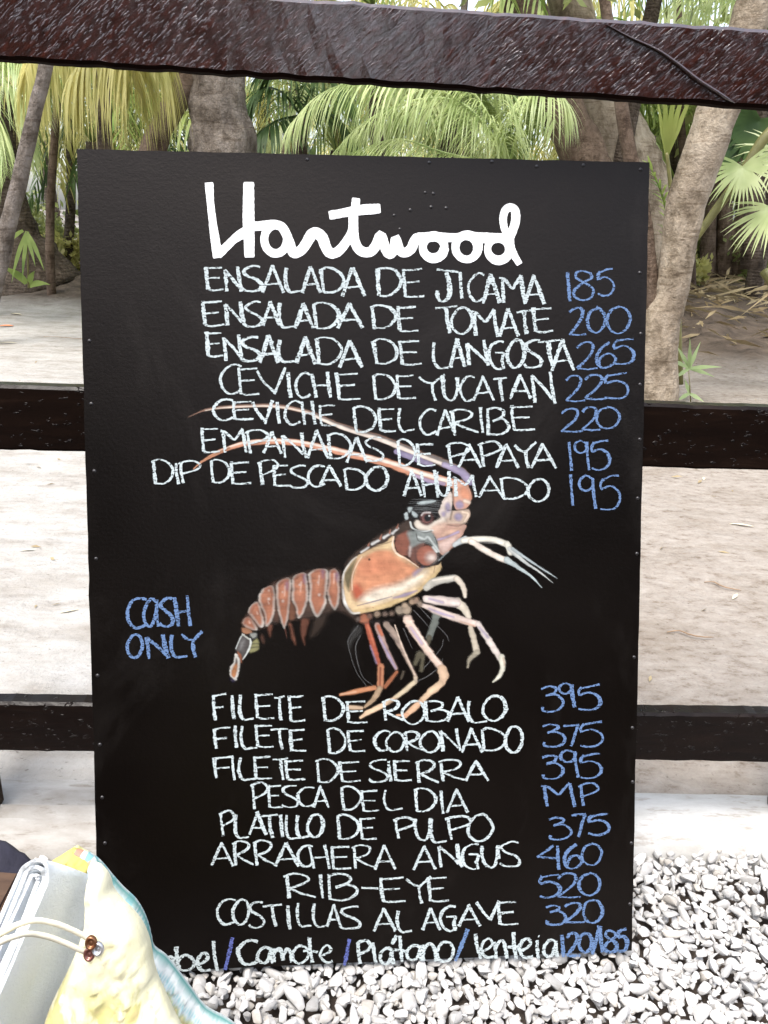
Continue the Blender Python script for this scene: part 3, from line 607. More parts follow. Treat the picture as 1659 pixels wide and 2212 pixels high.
# thin feelers
for P in ([(270,235),(200,330),(190,400),(250,600),(335,725)], [(290,310),(248,430),(300,640),(388,722)], [(725,110),(790,180),(845,245)], [(780,95),(890,210),(985,305),(1010,360)], [(750,690),(850,640),(940,560),(960,505)], [(640,260),(710,420)], [(790,600),(940,430),(965,350)]): stroke('U', P, [6,7,4,3], (112,112,112), .75, 1.6)
poly('U', [(250,240),(300,250),(290,310),(230,360),(205,420),(188,370),(205,310)], (70,68,66), .6, 8)
# legs, far to near
stroke('U', [(910,150),(880,250),(850,330)], [66,60,50], (120,126,118), .95, 3); stroke('U', [(850,330),(825,460)], [40,34], (84,78,60), .9, 3); stroke('U', [(770,470),(735,545)], [60,40], (98,92,72), .85, 4); stroke('U', [(800,480),(785,600)], [40,34], (96,90,70), .85, 4); stroke('U', [(640,615),(620,670)], [30,14], (86,76,62), .8, 3)
stroke('S', [(655,715),(700,680),(760,662),(850,650)], [52,56,50,46], (200,196,182), .95, 3); stroke('S', [(700,665),(850,640)], [10,14], (236,226,210), .9, 2); stroke('S', [(862,655),(905,710),(918,775)], [44,40,22], (226,212,192), .95, 3)
stroke('U', [(1085,45),(1140,100),(1172,165)], [66,66,44], (222,210,188), 1, 3); stroke('U', [(1188,250),(1215,350),(1238,450)], [46,52,50], (214,200,176), .95, 3); stroke('U', [(1240,455),(1180,510),(1165,575)], [46,40,12], (170,160,138), .9, 4)
stroke('U', [(830,20),(960,35),(1075,50)], [64,76,66], (232,214,204), 1, 3); stroke('U', [(850,15),(960,45)], [16,22], LIL, .75, 4); stroke('U', [(960,78),(1080,78)], 8, (60,50,48), .6, 3)
stroke('U', [(800,70),(900,108),(1050,165),(1225,220)], [40,54,62,52], (240,216,202), 1, 3); stroke('U', [(850,95),(950,135),(1050,165)], [14,24,14], LIL, .85, 4); stroke('U', [(1100,200),(1220,238)], [10,16], (214,170,140), .8, 3)
stroke('U', [(1250,222),(1340,360),(1428,500)], [46,56,48], (230,216,206), 1, 3); stroke('U', [(1260,250),(1330,330)], [14,20], LIL, .8, 4); stroke('U', [(1440,490),(1450,580),(1420,650),(1370,695)], [52,42,34,8], (226,222,202), 1, 3); stroke('U', [(1455,500),(1466,560)], 10, (190,150,120), .7, 3)
stroke('U', [(425,235),(500,430),(580,585)], [52,44,30], (184,150,138), 1, 3); stroke('U', [(435,240),(465,310)], [34,26], (198,104,66), .9, 3); stroke('U', [(440,320),(520,480),(575,580)], [16,26,18], LIL, .8, 4); stroke('U', [(585,615),(540,670),(490,735)], [30,36,34], (160,96,60), .95, 3)
stroke('U', [(500,230),(560,300),(640,450),(740,650)], [60,58,36,26], (168,146,130), 1, 3); stroke('U', [(570,230),(640,430),(735,640)], [10,12,8], (224,200,178), .9, 2); stroke('U', [(520,290),(600,380)], 12, (80,66,72), .6, 4)
stroke('U', [(738,660),(738,690)], 34, (196,176,152), 1, 3); stroke('U', [(725,700),(650,765),(570,825)], [38,42,36], (216,196,162), 1, 3); stroke('U', [(560,835),(440,900),(350,945),(290,985)], [34,46,44,24], (234,198,160), 1, 3); stroke('U', [(590,830),(520,870)], 14, (130,110,90), .7, 4)
stroke('U', [(670,185),(760,330),(870,480),(945,570)], [76,64,58,60], (236,206,186), 1, 3); stroke('U', [(700,250),(790,380)], [20,26], LIL, .8, 5); stroke('U', [(700,200),(860,440),(960,570)], [8,10,8], (250,236,220), .8, 2)
stroke('U', [(955,590),(972,640),(955,695)], [80,80,70], (238,200,164), 1, 3); stroke('U', [(940,710),(870,770),(785,850)], [66,58,48], (238,202,164), 1, 3); stroke('U', [(775,860),(710,920),(655,972)], [48,52,40], (238,190,150), 1, 3); stroke('U', [(585,968),(670,962)], [16,30], (232,176,136), 1, 3)
stroke('U', [(335,200),(385,370),(440,550)], [42,50,40], (180,88,58), 1, 3); stroke('U', [(370,400),(420,540)], [10,16], LIL, .6, 4); stroke('U', [(348,230),(400,390)], [10,10], (218,128,90), .8, 3)
stroke('U', [(455,570),(450,735)], [60,52], (196,130,90), 1, 3); stroke('U', [(452,580),(448,725)], [18,14], (120,56,34), .85, 3); stroke('U', [(445,750),(400,830),(325,900)], [50,46,26], (176,148,116), 1, 3); stroke('U', [(190,900),(300,906)], [38,30], (214,182,148), 1, 3)
stroke('U', [(125,800),(260,770),(405,742)], [26,40,40], (198,132,88), 1, 3); stroke('U', [(130,797),(250,775)], [12,10], (232,184,148), .8, 3)
for x, y, r, c in ((320,180,42,(178,108,76)),(365,155,24,(130,96,80)),(425,140,28,(156,132,110)),(490,140,24,(120,100,88)),(545,135,22,(130,108,92)),(610,110,36,(176,158,136)),(665,105,40,(190,168,142)),(710,40,26,(176,148,120)),(745,30,24,(170,140,116)),(775,60,26,(170,148,128)),(270,180,20,(110,92,82)),(650,70,24,(206,180,150))): dot('U', x, y, r, c, .95, 5)
for x, y in ((345,215),(410,205),(520,200),(640,160)): stroke('U', [(x-40,y),(x+40,y-8)], 12, (50,40,38), .6, 5)
# pincers
stroke('S', [(845,425),(885,400),(920,378)], [30,42,30], (196,204,204), .95, 3); stroke('S', [(905,395),(1000,385),(1110,388),(1200,420)], [34,42,40,46], (238,232,216), 1, 3); stroke('S', [(960,400),(1050,455),(1150,510),(1220,535)], [40,40,42,30], (244,228,212), 1, 3)
stroke('S', [(1000,405),(1110,410)], [6,14], (150,146,140), .6, 3); stroke('S', [(1205,420),(1225,470)], 44, (236,232,216), 1, 3); stroke('S', [(1220,450),(1330,545),(1420,605),(1515,682)], [34,20,12,3], (196,200,196), .95, 2); stroke('S', [(1240,450),(1400,560),(1480,610),(1545,652)], [22,12,10,2], (178,190,192), .9, 2)
stroke('S', [(1200,525),(1290,585),(1370,640),(1440,715)], [40,26,16,3], (190,204,204), .95, 2); stroke('S', [(740,530),(790,480),(810,470)], [8,12,4], (140,150,150), .7, 3)
# sheet of points that carry paint
keep = ALc > .012
kq = keep[:-1, :-1] | keep[1:, :-1] | keep[:-1, 1:] | keep[1:, 1:]
ids = np.full((NYp, NXp), -1, int); use = np.zeros_like(keep)
use[:-1, :-1] |= kq; use[1:, :-1] |= kq; use[:-1, 1:] |= kq; use[1:, 1:] |= kq
ids[use] = np.arange(use.sum())
uv = px2b(np.stack([GX[use], GY[use]], 1)); V = bd(uv[:, 0], uv[:, 1], np.full(len(uv), .00022))
qy, qx = np.nonzero(kq); F = np.stack([ids[qy, qx], ids[qy+1, qx], ids[qy+1, qx+1], ids[qy, qx+1]], 1)
cols = np.concatenate([RGBc[use], ALc[use][:, None]], 1)
mesh('lobster_painting', V, F, mat_painting(), board, True, cols)
# ---------------------------------------------------------------- fence
M_gloss = mat_wood_gloss(); M_dark = mat_wood_dark()
M_under = simple('underside_shade', (.012, .006, .004), .95, .3, 40, .2, .002, Specular_IOR_Level=.03)  # rail bottom faces coloured darker and duller to stand in for shade
FTAN = math.tan(R_(1.94)); FN = np.array([FTAN, -1.0, 0]); FN /= np.linalg.norm(FN); FP = np.array([0, 1.225, 0])
FX = np.array([-FN[1], FN[0], 0]); FX = FX if FX[0] > 0 else -FX; FB = -FN            # along, backwards
fence = thing('wooden_fence', (0, 1.22, 0), 'dark stained wooden rail fence of wide planks behind the menu board', 'fence')
def rail(y0, y1, sl0, sl1, thick, mat, amp, seed, pf=0.0):
    """front edges given as photo lines y0+sl0*x (top) and y1+sl1*x (bottom)"""
    n = 150; V = []; F = []
    fp = FP + FN*pf
    for i in range(n):
        x = -620 + i*(2900/(n-1))
        a = on_plane(x, y0+sl0*x, fp, FN); b = on_plane(x, y1+sl1*x, fp, FN)
        q = lambda k, s=1: amp*s*mnoise.noise(Vector((i*.5+seed*9, k*3.7+seed, seed)))
        q2 = lambda k: amp*.8*mnoise.noise(Vector((i*.12+seed*3, k*5.7, seed*2)))
        a = a + np.array([0, 0, q(0)+q2(0)]); b = b + np.array([0, 0, q(1)+q2(1)])
        e = .0045; up = np.array([0, 0, e]); hB = np.array([0, .0, 0])
        fr = [a-up, a*.66+b*.34, a*.33+b*.67, b+up]
        fr = [p + FN*(q(3+k, .35)) for k, p in enumerate(fr)]
        pro = fr + [b+FB*e, b+FB*(thick-e), b+FB*thick+up, a+FB*thick-up, a+FB*(thick-e), a+FB*e]
        V += pro
    m = 10
    for i in range(n-1):
        for k in range(m): F.append((i*m+k, i*m+(k+1) % m, (i+1)*m+(k+1) % m, (i+1)*m+k))
    F += [tuple(range(m))[::-1], tuple((n-1)*m+k for k in range(m))]
    bm = bmesh.new(); vs = [bm.verts.new(v) for v in V]; [bm.faces.new([vs[j] for j in f]) for f in F]
    bmesh.ops.recalc_face_normals(bm, faces=bm.faces[:]); bm.verts.index_update()
    F = [[v.index for v in f.verts] for f in bm.faces]; bm.free()
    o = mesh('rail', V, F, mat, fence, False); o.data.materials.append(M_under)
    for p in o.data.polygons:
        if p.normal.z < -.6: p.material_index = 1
    return o
r_top = rail(-46, 127, .0657, .0643, .034, M_gloss, .0022, 1); r_top['label'] = 'thick glossy top rail with a long diagonal crack'
rail(832, 973, .0292, .0265, .031, M_dark, .0018, 2); rail(1518, 1624, .0165, .0145, .033, M_dark, .0022, 3)
# the long crack in the top rail: a raised splinter beside a dark slit
M_slit = simple('dark_crack', (.006, .003, .003), .5, .2)
ck = catmull([(1310,52),(1360,78),(1420,105),(1465,135),(1510,170),(1555,199),(1588,222)], 8); wdt = np.interp(np.linspace(0, 1, len(ck)), [0, .2, .6, .9, 1], [1, 2.5, 5.5, 4.5, 1])
V = []; F = []
for i, (p, wv) in enumerate(zip(ck, wdt)):
    t = ck[min(i+1, len(ck)-1)]-ck[max(i-1, 0)]; t /= np.linalg.norm(t); nn = np.array([-t[1], t[0]])
    for o, h in ((-wv*1.5, .0), (-wv*.8, .0022+.0025*wv/8), (-.3*wv, .0025+.0035*wv/8), (.25*wv, -.001)):
        q = p+nn*-o; V.append(on_plane(q[0], q[1], FP+FN*(h+.0012), FN))
for i in range(len(ck)-1):
    for k in range(3): F.append((i*4+k, i*4+k+1, (i+1)*4+k+1, (i+1)*4+k))
mesh('raised_splinter', V, F, M_gloss, r_top)
V = []; F = []
for i, (p, wv) in enumerate(zip(ck, wdt)):
    t = ck[min(i+1, len(ck)-1)]-ck[max(i-1, 0)]; t /= np.linalg.norm(t); nn = np.array([-t[1], t[0]])
    for o in (-.1, -.75): q = p+nn*o*wv*-1; V.append(on_plane(q[0], q[1], FP+FN*.0032, FN))
for i in range(len(ck)-1): F.append((i*2, i*2+1, i*2+3, i*2+2))
mesh('crack', V, F, M_slit, r_top)
M_post = mat_bark('weathered_post', (.03, .018, .012), (.09, .06, .042), 14)
for px, lean in ((-68, -.06), (1722, .05)):
    b = on_z(px, 1752 if px < 0 else 1745, .03); b[1] = 1.29+FTAN*b[0]
    b[2] = .02
    P = [b+np.array([lean*t*.5, 0, t*1.36]) for t in np.linspace(0, 1, 14)]
    V, F = tube(P, [.047, .05, .045, .042, .042, .042, .042], 14, px, .06); mesh('post', V, F, M_post, fence)

# ---------------------------------------------------------------- ground, path, kerb
def ss(a, b, x): t = np.clip((x-a)/(b-a), 0, 1); return t*t*(3-2*t)
def gh(x, y):
    yb = 8.3 - 2.6*ss(.6, 2.2, x)
    z = np.where(y < 1.331, -.05, .012)
    z = z + .34*ss(0, 2.6, y-yb) - .25*ss(13, 18, y)
    nn = np.array([mnoise.noise(Vector((float(a)*.9, float(b)*.9, 2.0))) + .5*mnoise.noise(Vector((float(a)*2.6, float(b)*2.6, 7.0))) for a, b in zip(np.ravel(x), np.ravel(y))]).reshape(np.shape(x))
    n2 = np.array([mnoise.noise(Vector((float(a)*7, float(b)*7, 4.0))) for a, b in zip(np.ravel(x), np.ravel(y))]).reshape(np.shape(x))
    amp = .012*ss(1.5, 3, y) + .11*ss(-.4, 1.6, y-yb)
    z = z + amp*nn + .004*n2*ss(1.4, 2, y) + .03*n2*ss(0, 1, y-yb)
    return z
def gz(x, y): return float(gh(np.array([x]), np.array([y]))[0])
def mat_ground():
    m = NT('sandy_earth')
    sx = m.n('ShaderNodeSeparateXYZ'); m.l(m.tc.outputs['Object'], sx.inputs[0])
    big = m.noise(.9, 4, .6); mid = m.noise(5, 5, .65, m.coord((1, 2.2, 1))); fine = m.noise(55, 3, .7, m.coord((1, 1, 1)))
    pale = m.ramp(mid, [(.28, (.23, .21, .185)), (.48, (.315, .302, .28)), (.75, (.365, .355, .338))])
    tan = m.ramp(m.noise(22, 5, .7, m.coord((1, 1.6, 1))), [(.28, (.12, .092, .07)), (.44, (.235, .205, .175)), (.75, (.305, .278, .245))])
    a = m.n('ShaderNodeMath', operation='MULTIPLY_ADD'); m.l(sx.outputs[0], a.inputs[0]); a.inputs[1].default_value = .55; a.inputs[2].default_value = .02
    b = m.n('ShaderNodeMath', operation='ADD'); m.l(a.outputs[0], b.inputs[0]); m.l(big, b.inputs[1])
    yq = m.n('ShaderNodeMapRange'); m.l(sx.outputs[1], yq.inputs[0]); yq.inputs[1].default_value = 2.1; yq.inputs[2].default_value = 4.2; yq.inputs[3].default_value = 0; yq.inputs[4].default_value = -.55
    c = m.n('ShaderNodeMath', operation='ADD'); m.l(b.outputs[0], c.inputs[0]); m.l(yq.outputs[0], c.inputs[1])
    f1 = m.ramp(c.outputs[0], [(.52, (0, 0, 0)), (.8, (1, 1, 1))])
    col = m.mix(f1, pale, tan)
    # spots of dark grit
    sp = m.ramp(m.noise(60, 2, .8, m.coord((1, 1.5, 1))), [(.27, (.35, .3, .26)), (.36, (1, 1, 1))]); col = m.mix(.6, col, sp, 'MULTIPLY'); st = m.ramp(m.noise(2.3, 5, .7, m.coord((1, 1.6, 1))), [(.36, (.66, .61, .55)), (.52, (1, 1, 1))]); col = m.mix(.5, col, st, 'MULTIPLY')
    soil = m.ramp(mid, [(.3, (.03, .022, .016)), (.7, (.115, .086, .064))])
    hz = m.n('ShaderNodeMapRange'); m.l(sx.outputs[2], hz.inputs[0]); hz.inputs[1].default_value = .035; hz.inputs[2].default_value = .13
    hh = m.n('ShaderNodeMath', operation='MULTIPLY'); m.l(hz.outputs[0], hh.inputs[0]); hh.inputs[1].default_value = .9
    col = m.mix(hh.outputs[0], col, soil)
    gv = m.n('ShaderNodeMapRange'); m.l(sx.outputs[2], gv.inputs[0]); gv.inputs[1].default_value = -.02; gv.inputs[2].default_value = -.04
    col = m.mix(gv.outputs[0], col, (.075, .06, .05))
    n0 = m.bump(m.noise(5, 4, .6), .6, .05); n1 = m.bump(m.noise(17, 5, .7), .6, .016, n0); n2 = m.bump(fine, .45, .004, n1)
    return m.set(col, .95, n2, Specular_IOR_Level=.1)
def axis_pts(segs): return np.unique(np.concatenate([np.linspace(a, b, n) for a, b, n in segs]))
gx = axis_pts([(-90, -12, 24), (-12, -4, 40), (-4, 4.5, 120), (4.5, 12, 40), (12, 90, 24)])
gy = axis_pts([(-60, -2, 14), (-2, 1.33, 10), (1.332, 1.36, 3), (1.36, 6, 70), (6, 13, 90), (13, 30, 40), (30, 120, 16)])
XX, YY = np.meshgrid(gx, gy); ZZ = gh(XX, YY); nx, ny = len(gx), len(gy)
I = np.arange(nx*ny).reshape(ny, nx)
F = np.stack([I[:-1, :-1].ravel(), I[:-1, 1:].ravel(), I[1:, 1:].ravel(), I[1:, :-1].ravel()], 1)
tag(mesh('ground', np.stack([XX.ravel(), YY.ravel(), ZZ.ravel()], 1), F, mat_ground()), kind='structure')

def mat_kerb():
    m = NT('pale_concrete')
    sx = m.n('ShaderNodeSeparateXYZ'); m.l(m.tc.outputs['Object'], sx.inputs[0])
    f = m.noise(9, 5, .65, m.coord((1, 2.5, 1))); st = m.noise(26, 4, .7, m.coord((.6, 2.2, 1)))
    cl_ = m.ramp(f, [(.3, (.25, .23, .205)), (.62, (.36, .35, .33))]); cr_ = m.ramp(f, [(.3, (.34, .33, .305)), (.62, (.45, .445, .43))])
    xr = m.n('ShaderNodeMapRange'); m.l(sx.outputs[0], xr.inputs[0]); xr.inputs[1].default_value = -.35; xr.inputs[2].default_value = .15; c = m.mix(xr.outputs[0], cl_, cr_); s = m.ramp(st, [(.30, (.5, .42, .34)), (.45, (1, 1, 1))]); c = m.mix(.65, c, s, 'MULTIPLY')
    n1 = m.bump(f, .4, .006); n2 = m.bump(m.noise(130, 3), .35, .002, n1)
    return m.set(c, .9, n2, Specular_IOR_Level=.15)
kz = .014
kn = lambda X: on_z(100, 1826, kz)[1]*(1-(X+.6)/1.25) + on_z(1500, 1817, kz)[1]*((X+.6)/1.25)
V = []; F = []; nK = 240; m_ = 13
for i in range(nK):
    X = -2.4 + 5.0*i/(nK-1)
    far = 1.352 + FTAN*.2*X; near = on_z(100, 1826, kz)[1]*(1-(X+.6)/1.25) + on_z(1500, 1817, kz)[1]*((X+.6)/1.25)
    near = min(max(near, 1.15), 1.31)
    g = float(ss(.1, -.35, X) if X < .1 else 0)                                   # tooled grooves fade out to the right
    q = lambda k, s: s*mnoise.noise(Vector((X*9, k*2.1, 1.0)))
    pro = [(far+.03, -.06), (far+.02+q(0, .004), kz-.012), (far+q(1, .004), kz)]
    for k, t in enumerate((.2, .36, .48, .58, .68, .8)):
        pro.append((far+(near-far)*t, kz + q(3+k, .0025) - g*(.012 if k in (1, 3) else (-.005 if k in (2, 4) else 0)) + .006*math.sin(t*3.1)))
    pro += [(near+.012, kz-.001+q(10, .003)), (near-.002+q(11, .004), kz-.010), (near-.010+q(12, .004), kz-.03), (near-.012, -.07)]
    V += [(X, a, b) for a, b in pro]
for i in range(nK-1):
    for k in range(m_-1): F.append((i*m_+k, i*m_+k+1, (i+1)*m_+k+1, (i+1)*m_+k))
tag(mesh('concrete_kerb', V, F, mat_kerb()), kind='structure')

# ---------------------------------------------------------------- gravel: crushed white stones, uncountable
def stone_protos(n):
    out = []
    for k in range(n):
        bm = bmesh.new(); r = np.random.default_rng(100+k)
        P = r.normal(size=(13, 3)); P /= np.linalg.norm(P, axis=1)[:, None]; P *= r.uniform(.72, 1.0, (13, 1)); P *= np.array([r.uniform(.9, 1.45), r.uniform(.75, 1.0), r.uniform(.55, .85)])
        vs = [bm.verts.new(p) for p in P]; res = bmesh.ops.convex_hull(bm, input=vs)
        bmesh.ops.delete(bm, geom=list({g for g in res['geom_interior'] + res['geom_unused'] if isinstance(g, bmesh.types.BMVert)}), context='VERTS')
        bmesh.ops.subdivide_edges(bm, edges=bm.edges[:], cuts=1, use_grid_fill=True); [bmesh.ops.smooth_vert(bm, verts=bm.verts[:], factor=.5, use_axis_x=True, use_axis_y=True, use_axis_z=True) for _ in range(1)]; [setattr(v, 'co', v.co*1.08) for v in bm.verts]
        bmesh.ops.triangulate(bm, faces=bm.faces[:]); bm.verts.index_update()
        V = np.array([v.co for v in bm.verts]); V = V + .03*np.array([[mnoise.noise(Vector(v)*3.0+Vector((k, a, 0))) for a in range(3)] for v in V])
        out.append((V, np.array([[v.index for v in f.verts] for f in bm.faces]))); bm.free()
    return out
def rotmats(n, r):
    q = r.normal(size=(n, 4)); q /= np.linalg.norm(q, axis=1)[:, None]; w_, x, y, z = q.T
    return np.stack([1-2*(y*y+z*z), 2*(x*y-z*w_), 2*(x*z+y*w_), 2*(x*y+z*w_), 1-2*(x*x+z*z), 2*(y*z-x*w_), 2*(x*z-y*w_), 2*(y*z+x*w_), 1-2*(x*x+y*y)], 1).reshape(n, 3, 3)
protos = stone_protos(22)
rg = np.random.default_rng(5); placed = []
cell = {}
def try_place(x, y, r, z, ov):
    if y > kn(x)+.004-r*.5: return False
    cx, cy = int(x//.024), int(y//.024)
    for a in range(cx-1, cx+2):
        for b in range(cy-1, cy+2):
            for (qx, qy, qr) in cell.get((a, b), ()):
                if (qx-x)**2+(qy-y)**2 < (ov*(qr+r))**2: return False
    cell.setdefault((cx, cy), []).append((x, y, r)); placed.append((x, y, z, r)); return True
x0, x1, y0, y1 = -.85, 1.15, .46, 1.30
area = (x1-x0)*(y1-y0)
for r_lo, r_hi, tries, ov, zf in ((.0135, .0180, 3200, .72, .2), (.0100, .0135, 12000, .70, .3), (.0070, .0095, 34000, .70, .3), (.0045, .0065, 36000, .70, .2)):
    for _ in range(tries):
        x, y, r = rg.uniform(x0, x1), rg.uniform(y0, y1), rg.uniform(r_lo, r_hi); try_place(x, y, r, -.012+r*zf+rg.normal(0, .0035), ov)
ntop = len(placed)
for _ in range(11000): placed.append((rg.uniform(x0, x1), rg.uniform(y0, y1+.01), -.021+rg.normal(0, .004), rg.uniform(.0075, .0115)))
placed = np.array([q for q in placed if q[1] < kn(q[0])+.004-q[3]*.4]); fa, fb = bd(0., BH), bd(BW, BH); fy = fa[1]+(placed[:, 0]-fa[0])/(fb[0]-fa[0])*(fb[1]-fa[1]); nr = (placed[:, 0] > fa[0]-.02) & (placed[:, 0] < fb[0]+.02) & (placed[:, 1] > fy-.05) & (placed[:, 1] < fy+.03); placed[nr, 2] = np.minimum(placed[nr, 2], .0-placed[nr, 3]*.95)
kk = rg.integers(0, len(protos), len(placed)); RM = rotmats(len(placed), rg); Vs = []; Fs = []; Cs = []; off = 0
# stones lie flat-ish: blend the random rotation with a yaw-only one
yaw = rg.uniform(0, 6.28, len(placed)); tl = rg.normal(0, .45, (len(placed), 2))
for k in range(len(protos)):
    s = np.nonzero(kk == k)[0]; PV, PF = protos[k]
    if not len(s): continue
    ca, sa = np.cos(yaw[s]), np.sin(yaw[s]); Z = np.zeros_like(ca); O = np.ones_like(ca)
    Rz = np.stack([ca, -sa, Z, sa, ca, Z, Z, Z, O], 1).reshape(-1, 3, 3)
    c1, s1 = np.cos(tl[s, 0]), np.sin(tl[s, 0]); Rx = np.stack([O, Z, Z, Z, c1, -s1, Z, s1, c1], 1).reshape(-1, 3, 3)
    c2, s2 = np.cos(tl[s, 1]), np.sin(tl[s, 1]); Ry = np.stack([c2, Z, s2, Z, O, Z, -s2, Z, c2], 1).reshape(-1, 3, 3)
    Rm = Rx@Ry@Rz
    P = np.einsum('nij,vj->nvi', Rm, PV)*placed[s, 3][:, None, None]*1.02 + placed[s, None, :3]
    Vs.append(P.reshape(-1, 3)); Fs.append((PF[None]+(np.arange(len(s))*len(PV))[:, None, None]+off).reshape(-1, 3)); off += len(s)*len(PV)
    t = rg.normal(.47, .055, len(s)); tint = np.where(rg.random(len(s)) < .08, .4, 0)[:, None]
    c = np.stack([t, t*.985, t*.965, np.ones_like(t)], 1)*(1-tint*np.array([.06, .16, .30, 0])); Cs.append(np.repeat(c, len(PV), 0))
m = NT('crushed_limestone'); a_ = m.n('ShaderNodeAttribute', attribute_name='Col')
c = m.mix(.5, a_.outputs['Color'], m.ramp(m.noise(70, 4, .65), [(.3, (.62, .58, .53)), (.6, (1, 1, 1))]), 'MULTIPLY')
M_stone = m.set(c, .85, m.bump(m.noise(220, 3), .3, .002), Specular_IOR_Level=.2)
tag(mesh('gravel', np.concatenate(Vs), np.concatenate(Fs), M_stone, None, True, np.concatenate(Cs)), kind='stuff')
try: SC.objects['gravel'].data.set_sharp_from_angle(angle=R_(38))
except Exception: pass
# ---------------------------------------------------------------- bag, towel, bench in the corner
# crop pixels of the lower left corner (scale 3.025 of the 1659 frame)
def c6(x, y): return (x/3.0242, 1755.3+y/3.0242)
def inpoly(P, x, y):
    ins = False; n = len(P)
    for i in range(n):
        a, b = P[i], P[(i+1) % n]
        if (a[1] > y) != (b[1] > y) and x < (b[0]-a[0])*(y-a[1])/(b[1]-a[1]+1e-12)+a[0]: ins = not ins
    return ins
def pillow(name, outline, Y, lean, puff, back, mat, parent=None, n=46, wrinkle=.004, rad=60, colf=None, seed=0, smooth_n=4, fold=None, loc=None):
    """cloth panel: outline (crop px) laid on an upright plane at distance Y leaning back by lean, filled out towards the viewer, closed behind"""
    O = catmull(outline, smooth_n, True)
    p0 = np.array([0, Y, .42]); nn = np.array([0, -math.cos(lean), math.sin(lean)])
    lo, hi = O.min(0), O.max(0); h = max(hi-lo)/n
    gx_ = np.arange(lo[0]-h, hi[0]+2*h, h); gy_ = np.arange(lo[1]-h, hi[1]+2*h, h)
    pts = [tuple(q) for q in O]
    # boundary resampled, inner grid points
    L = np.r_[0, np.cumsum(np.linalg.norm(np.diff(np.r_[O, O[:1]], axis=0), axis=1))]; m_b = int(L[-1]/h)
    Oc = np.r_[O, O[:1]]; tb = np.linspace(0, L[-1], m_b, endpoint=False)
    B = np.stack([np.interp(tb, L, Oc[:, 0]), np.interp(tb, L, Oc[:, 1])], 1)
    inner = []
    Xg, Yg = np.meshgrid(gx_, gy_); Xr, Yr = Xg.ravel(), Yg.ravel()
    def dist(X, Yy):
        best = np.full(X.shape, 1e9); ins = np.zeros(X.shape, bool)
        for i in range(len(B)):
            a, b = B[i], B[(i+1) % len(B)]; d = b-a; q = d@d+1e-9; t = np.clip(((X-a[0])*d[0]+(Yy-a[1])*d[1])/q, 0, 1)
            best = np.minimum(best, np.hypot(X-a[0]-t*d[0], Yy-a[1]-t*d[1]))
            if a[1] != b[1]: ins ^= ((a[1] > Yy) != (b[1] > Yy)) & (X < (b[0]-a[0])*(Yy-a[1])/(b[1]-a[1])+a[0])
        return best, ins
    d, ins = dist(Xr, Yr); k = ins & (d > h*.55); inner = np.stack([Xr[k], Yr[k]], 1)
    P2 = np.r_[B, inner]; D = np.r_[np.zeros(len(B)), d[k]]
    from mathutils.geometry import delaunay_2d_cdt
    vs, _, fs, _, _, _ = delaunay_2d_cdt([Vector(p) for p in P2], [(i, (i+1) % len(B)) for i in range(len(B))], [], 1, 1e-5)
    P2 = np.array([tuple(v) for v in vs]); fs = [tuple(f) for f in fs]; D, _ = dist(P2[:, 0], P2[:, 1]); D[:len(B)] = 0
    prof = np.sqrt(np.maximum(0, 1-(1-np.clip(D/rad, 0, 1))**2))
    wr = np.array([mnoise.noise(Vector((x*.012+seed, y*.004, seed)))*1.0+.6*mnoise.noise(Vector((x*.03+seed, y*.011, seed+4))) + .35*mnoise.noise(Vector((x*.06, y*.05, seed+9))) for x, y in P2])
    cr = np.array([abs(mnoise.noise(Vector((x*.02+.006*y+seed, y*.005-x*.003, seed+2))))+.6*abs(mnoise.noise(Vector((x*.043-.012*y, y*.011, seed+6)))) for x, y in P2])
    z = puff*prof + (wrinkle*wr + wrinkle*1.6*np.maximum(0, .28-cr)*2.2)*np.clip(D/12, 0, 1)
    if fold is not None: z = z + np.array([fold(x, y) for x, y in P2])*np.clip(D/10, 0, 1)
    Vf = []; Vb = []
    for (x, y), zz, dd in zip(P2, z, prof):
        q = on_plane(*c6(x, y), p0, nn); Vf.append(q+nn*zz); Vb.append(q-nn*back*dd)
    nV = len(P2); isb = D < 1e-9; mp = np.where(isb, np.arange(nV), np.arange(nV)+nV)
    F = [f for f in fs] + [tuple(int(mp[i]) for i in f[::-1]) for f in fs]
    V = np.array(Vf+Vb)
    cols = None
    if colf is not None: c = np.array([colf(x, y, dd) for (x, y), dd in zip(P2, D)]); cols = np.r_[c, c]
    return mesh(name, V, F, mat, parent, True, cols, loc)

# tote bag
m = NT('yellow_printed_cotton')
big = m.noise(9, 3, .55); flo = m.noise(12, 4, .55, m.coord((1, 1, 1)), 1.6); wv = m.noise(700, 2)
base = m.ramp(big, [(.35, (.73, .68, .43)), (.65, (.78, .74, .53))])
msk = m.ramp(flo, [(.49, (0, 0, 0)), (.55, (1, 1, 1))]); pet = m.ramp(m.noise(30, 3), [(.35, (.46, .44, .15)), (.5, (.56, .52, .22)), (.68, (.66, .50, .26))])
sxz = m.n('ShaderNodeSeparateXYZ'); m.l(m.tc.outputs['Object'], sxz.inputs[0])
lowm = m.n('ShaderNodeMapRange'); m.l(sxz.outputs[2], lowm.inputs[0]); lowm.inputs[1].default_value = .45; lowm.inputs[2].default_value = .41
mm = m.n('ShaderNodeMath', operation='MULTIPLY'); m.l(msk, mm.inputs[0]); m.l(lowm.outputs[0], mm.inputs[1])
M_yel = m.set(m.mix(mm.outputs[0], base, pet), .9, m.bump(wv, .3, .001, m.bump(m.noise(1.0, 4, .65, m.coord((60, 60, 16), (0, R_(12), 0))), .25, .005)), Specular_IOR_Level=.15); M_yel.node_tree.nodes['Principled BSDF'].inputs['Sheen Weight'].default_value = .15
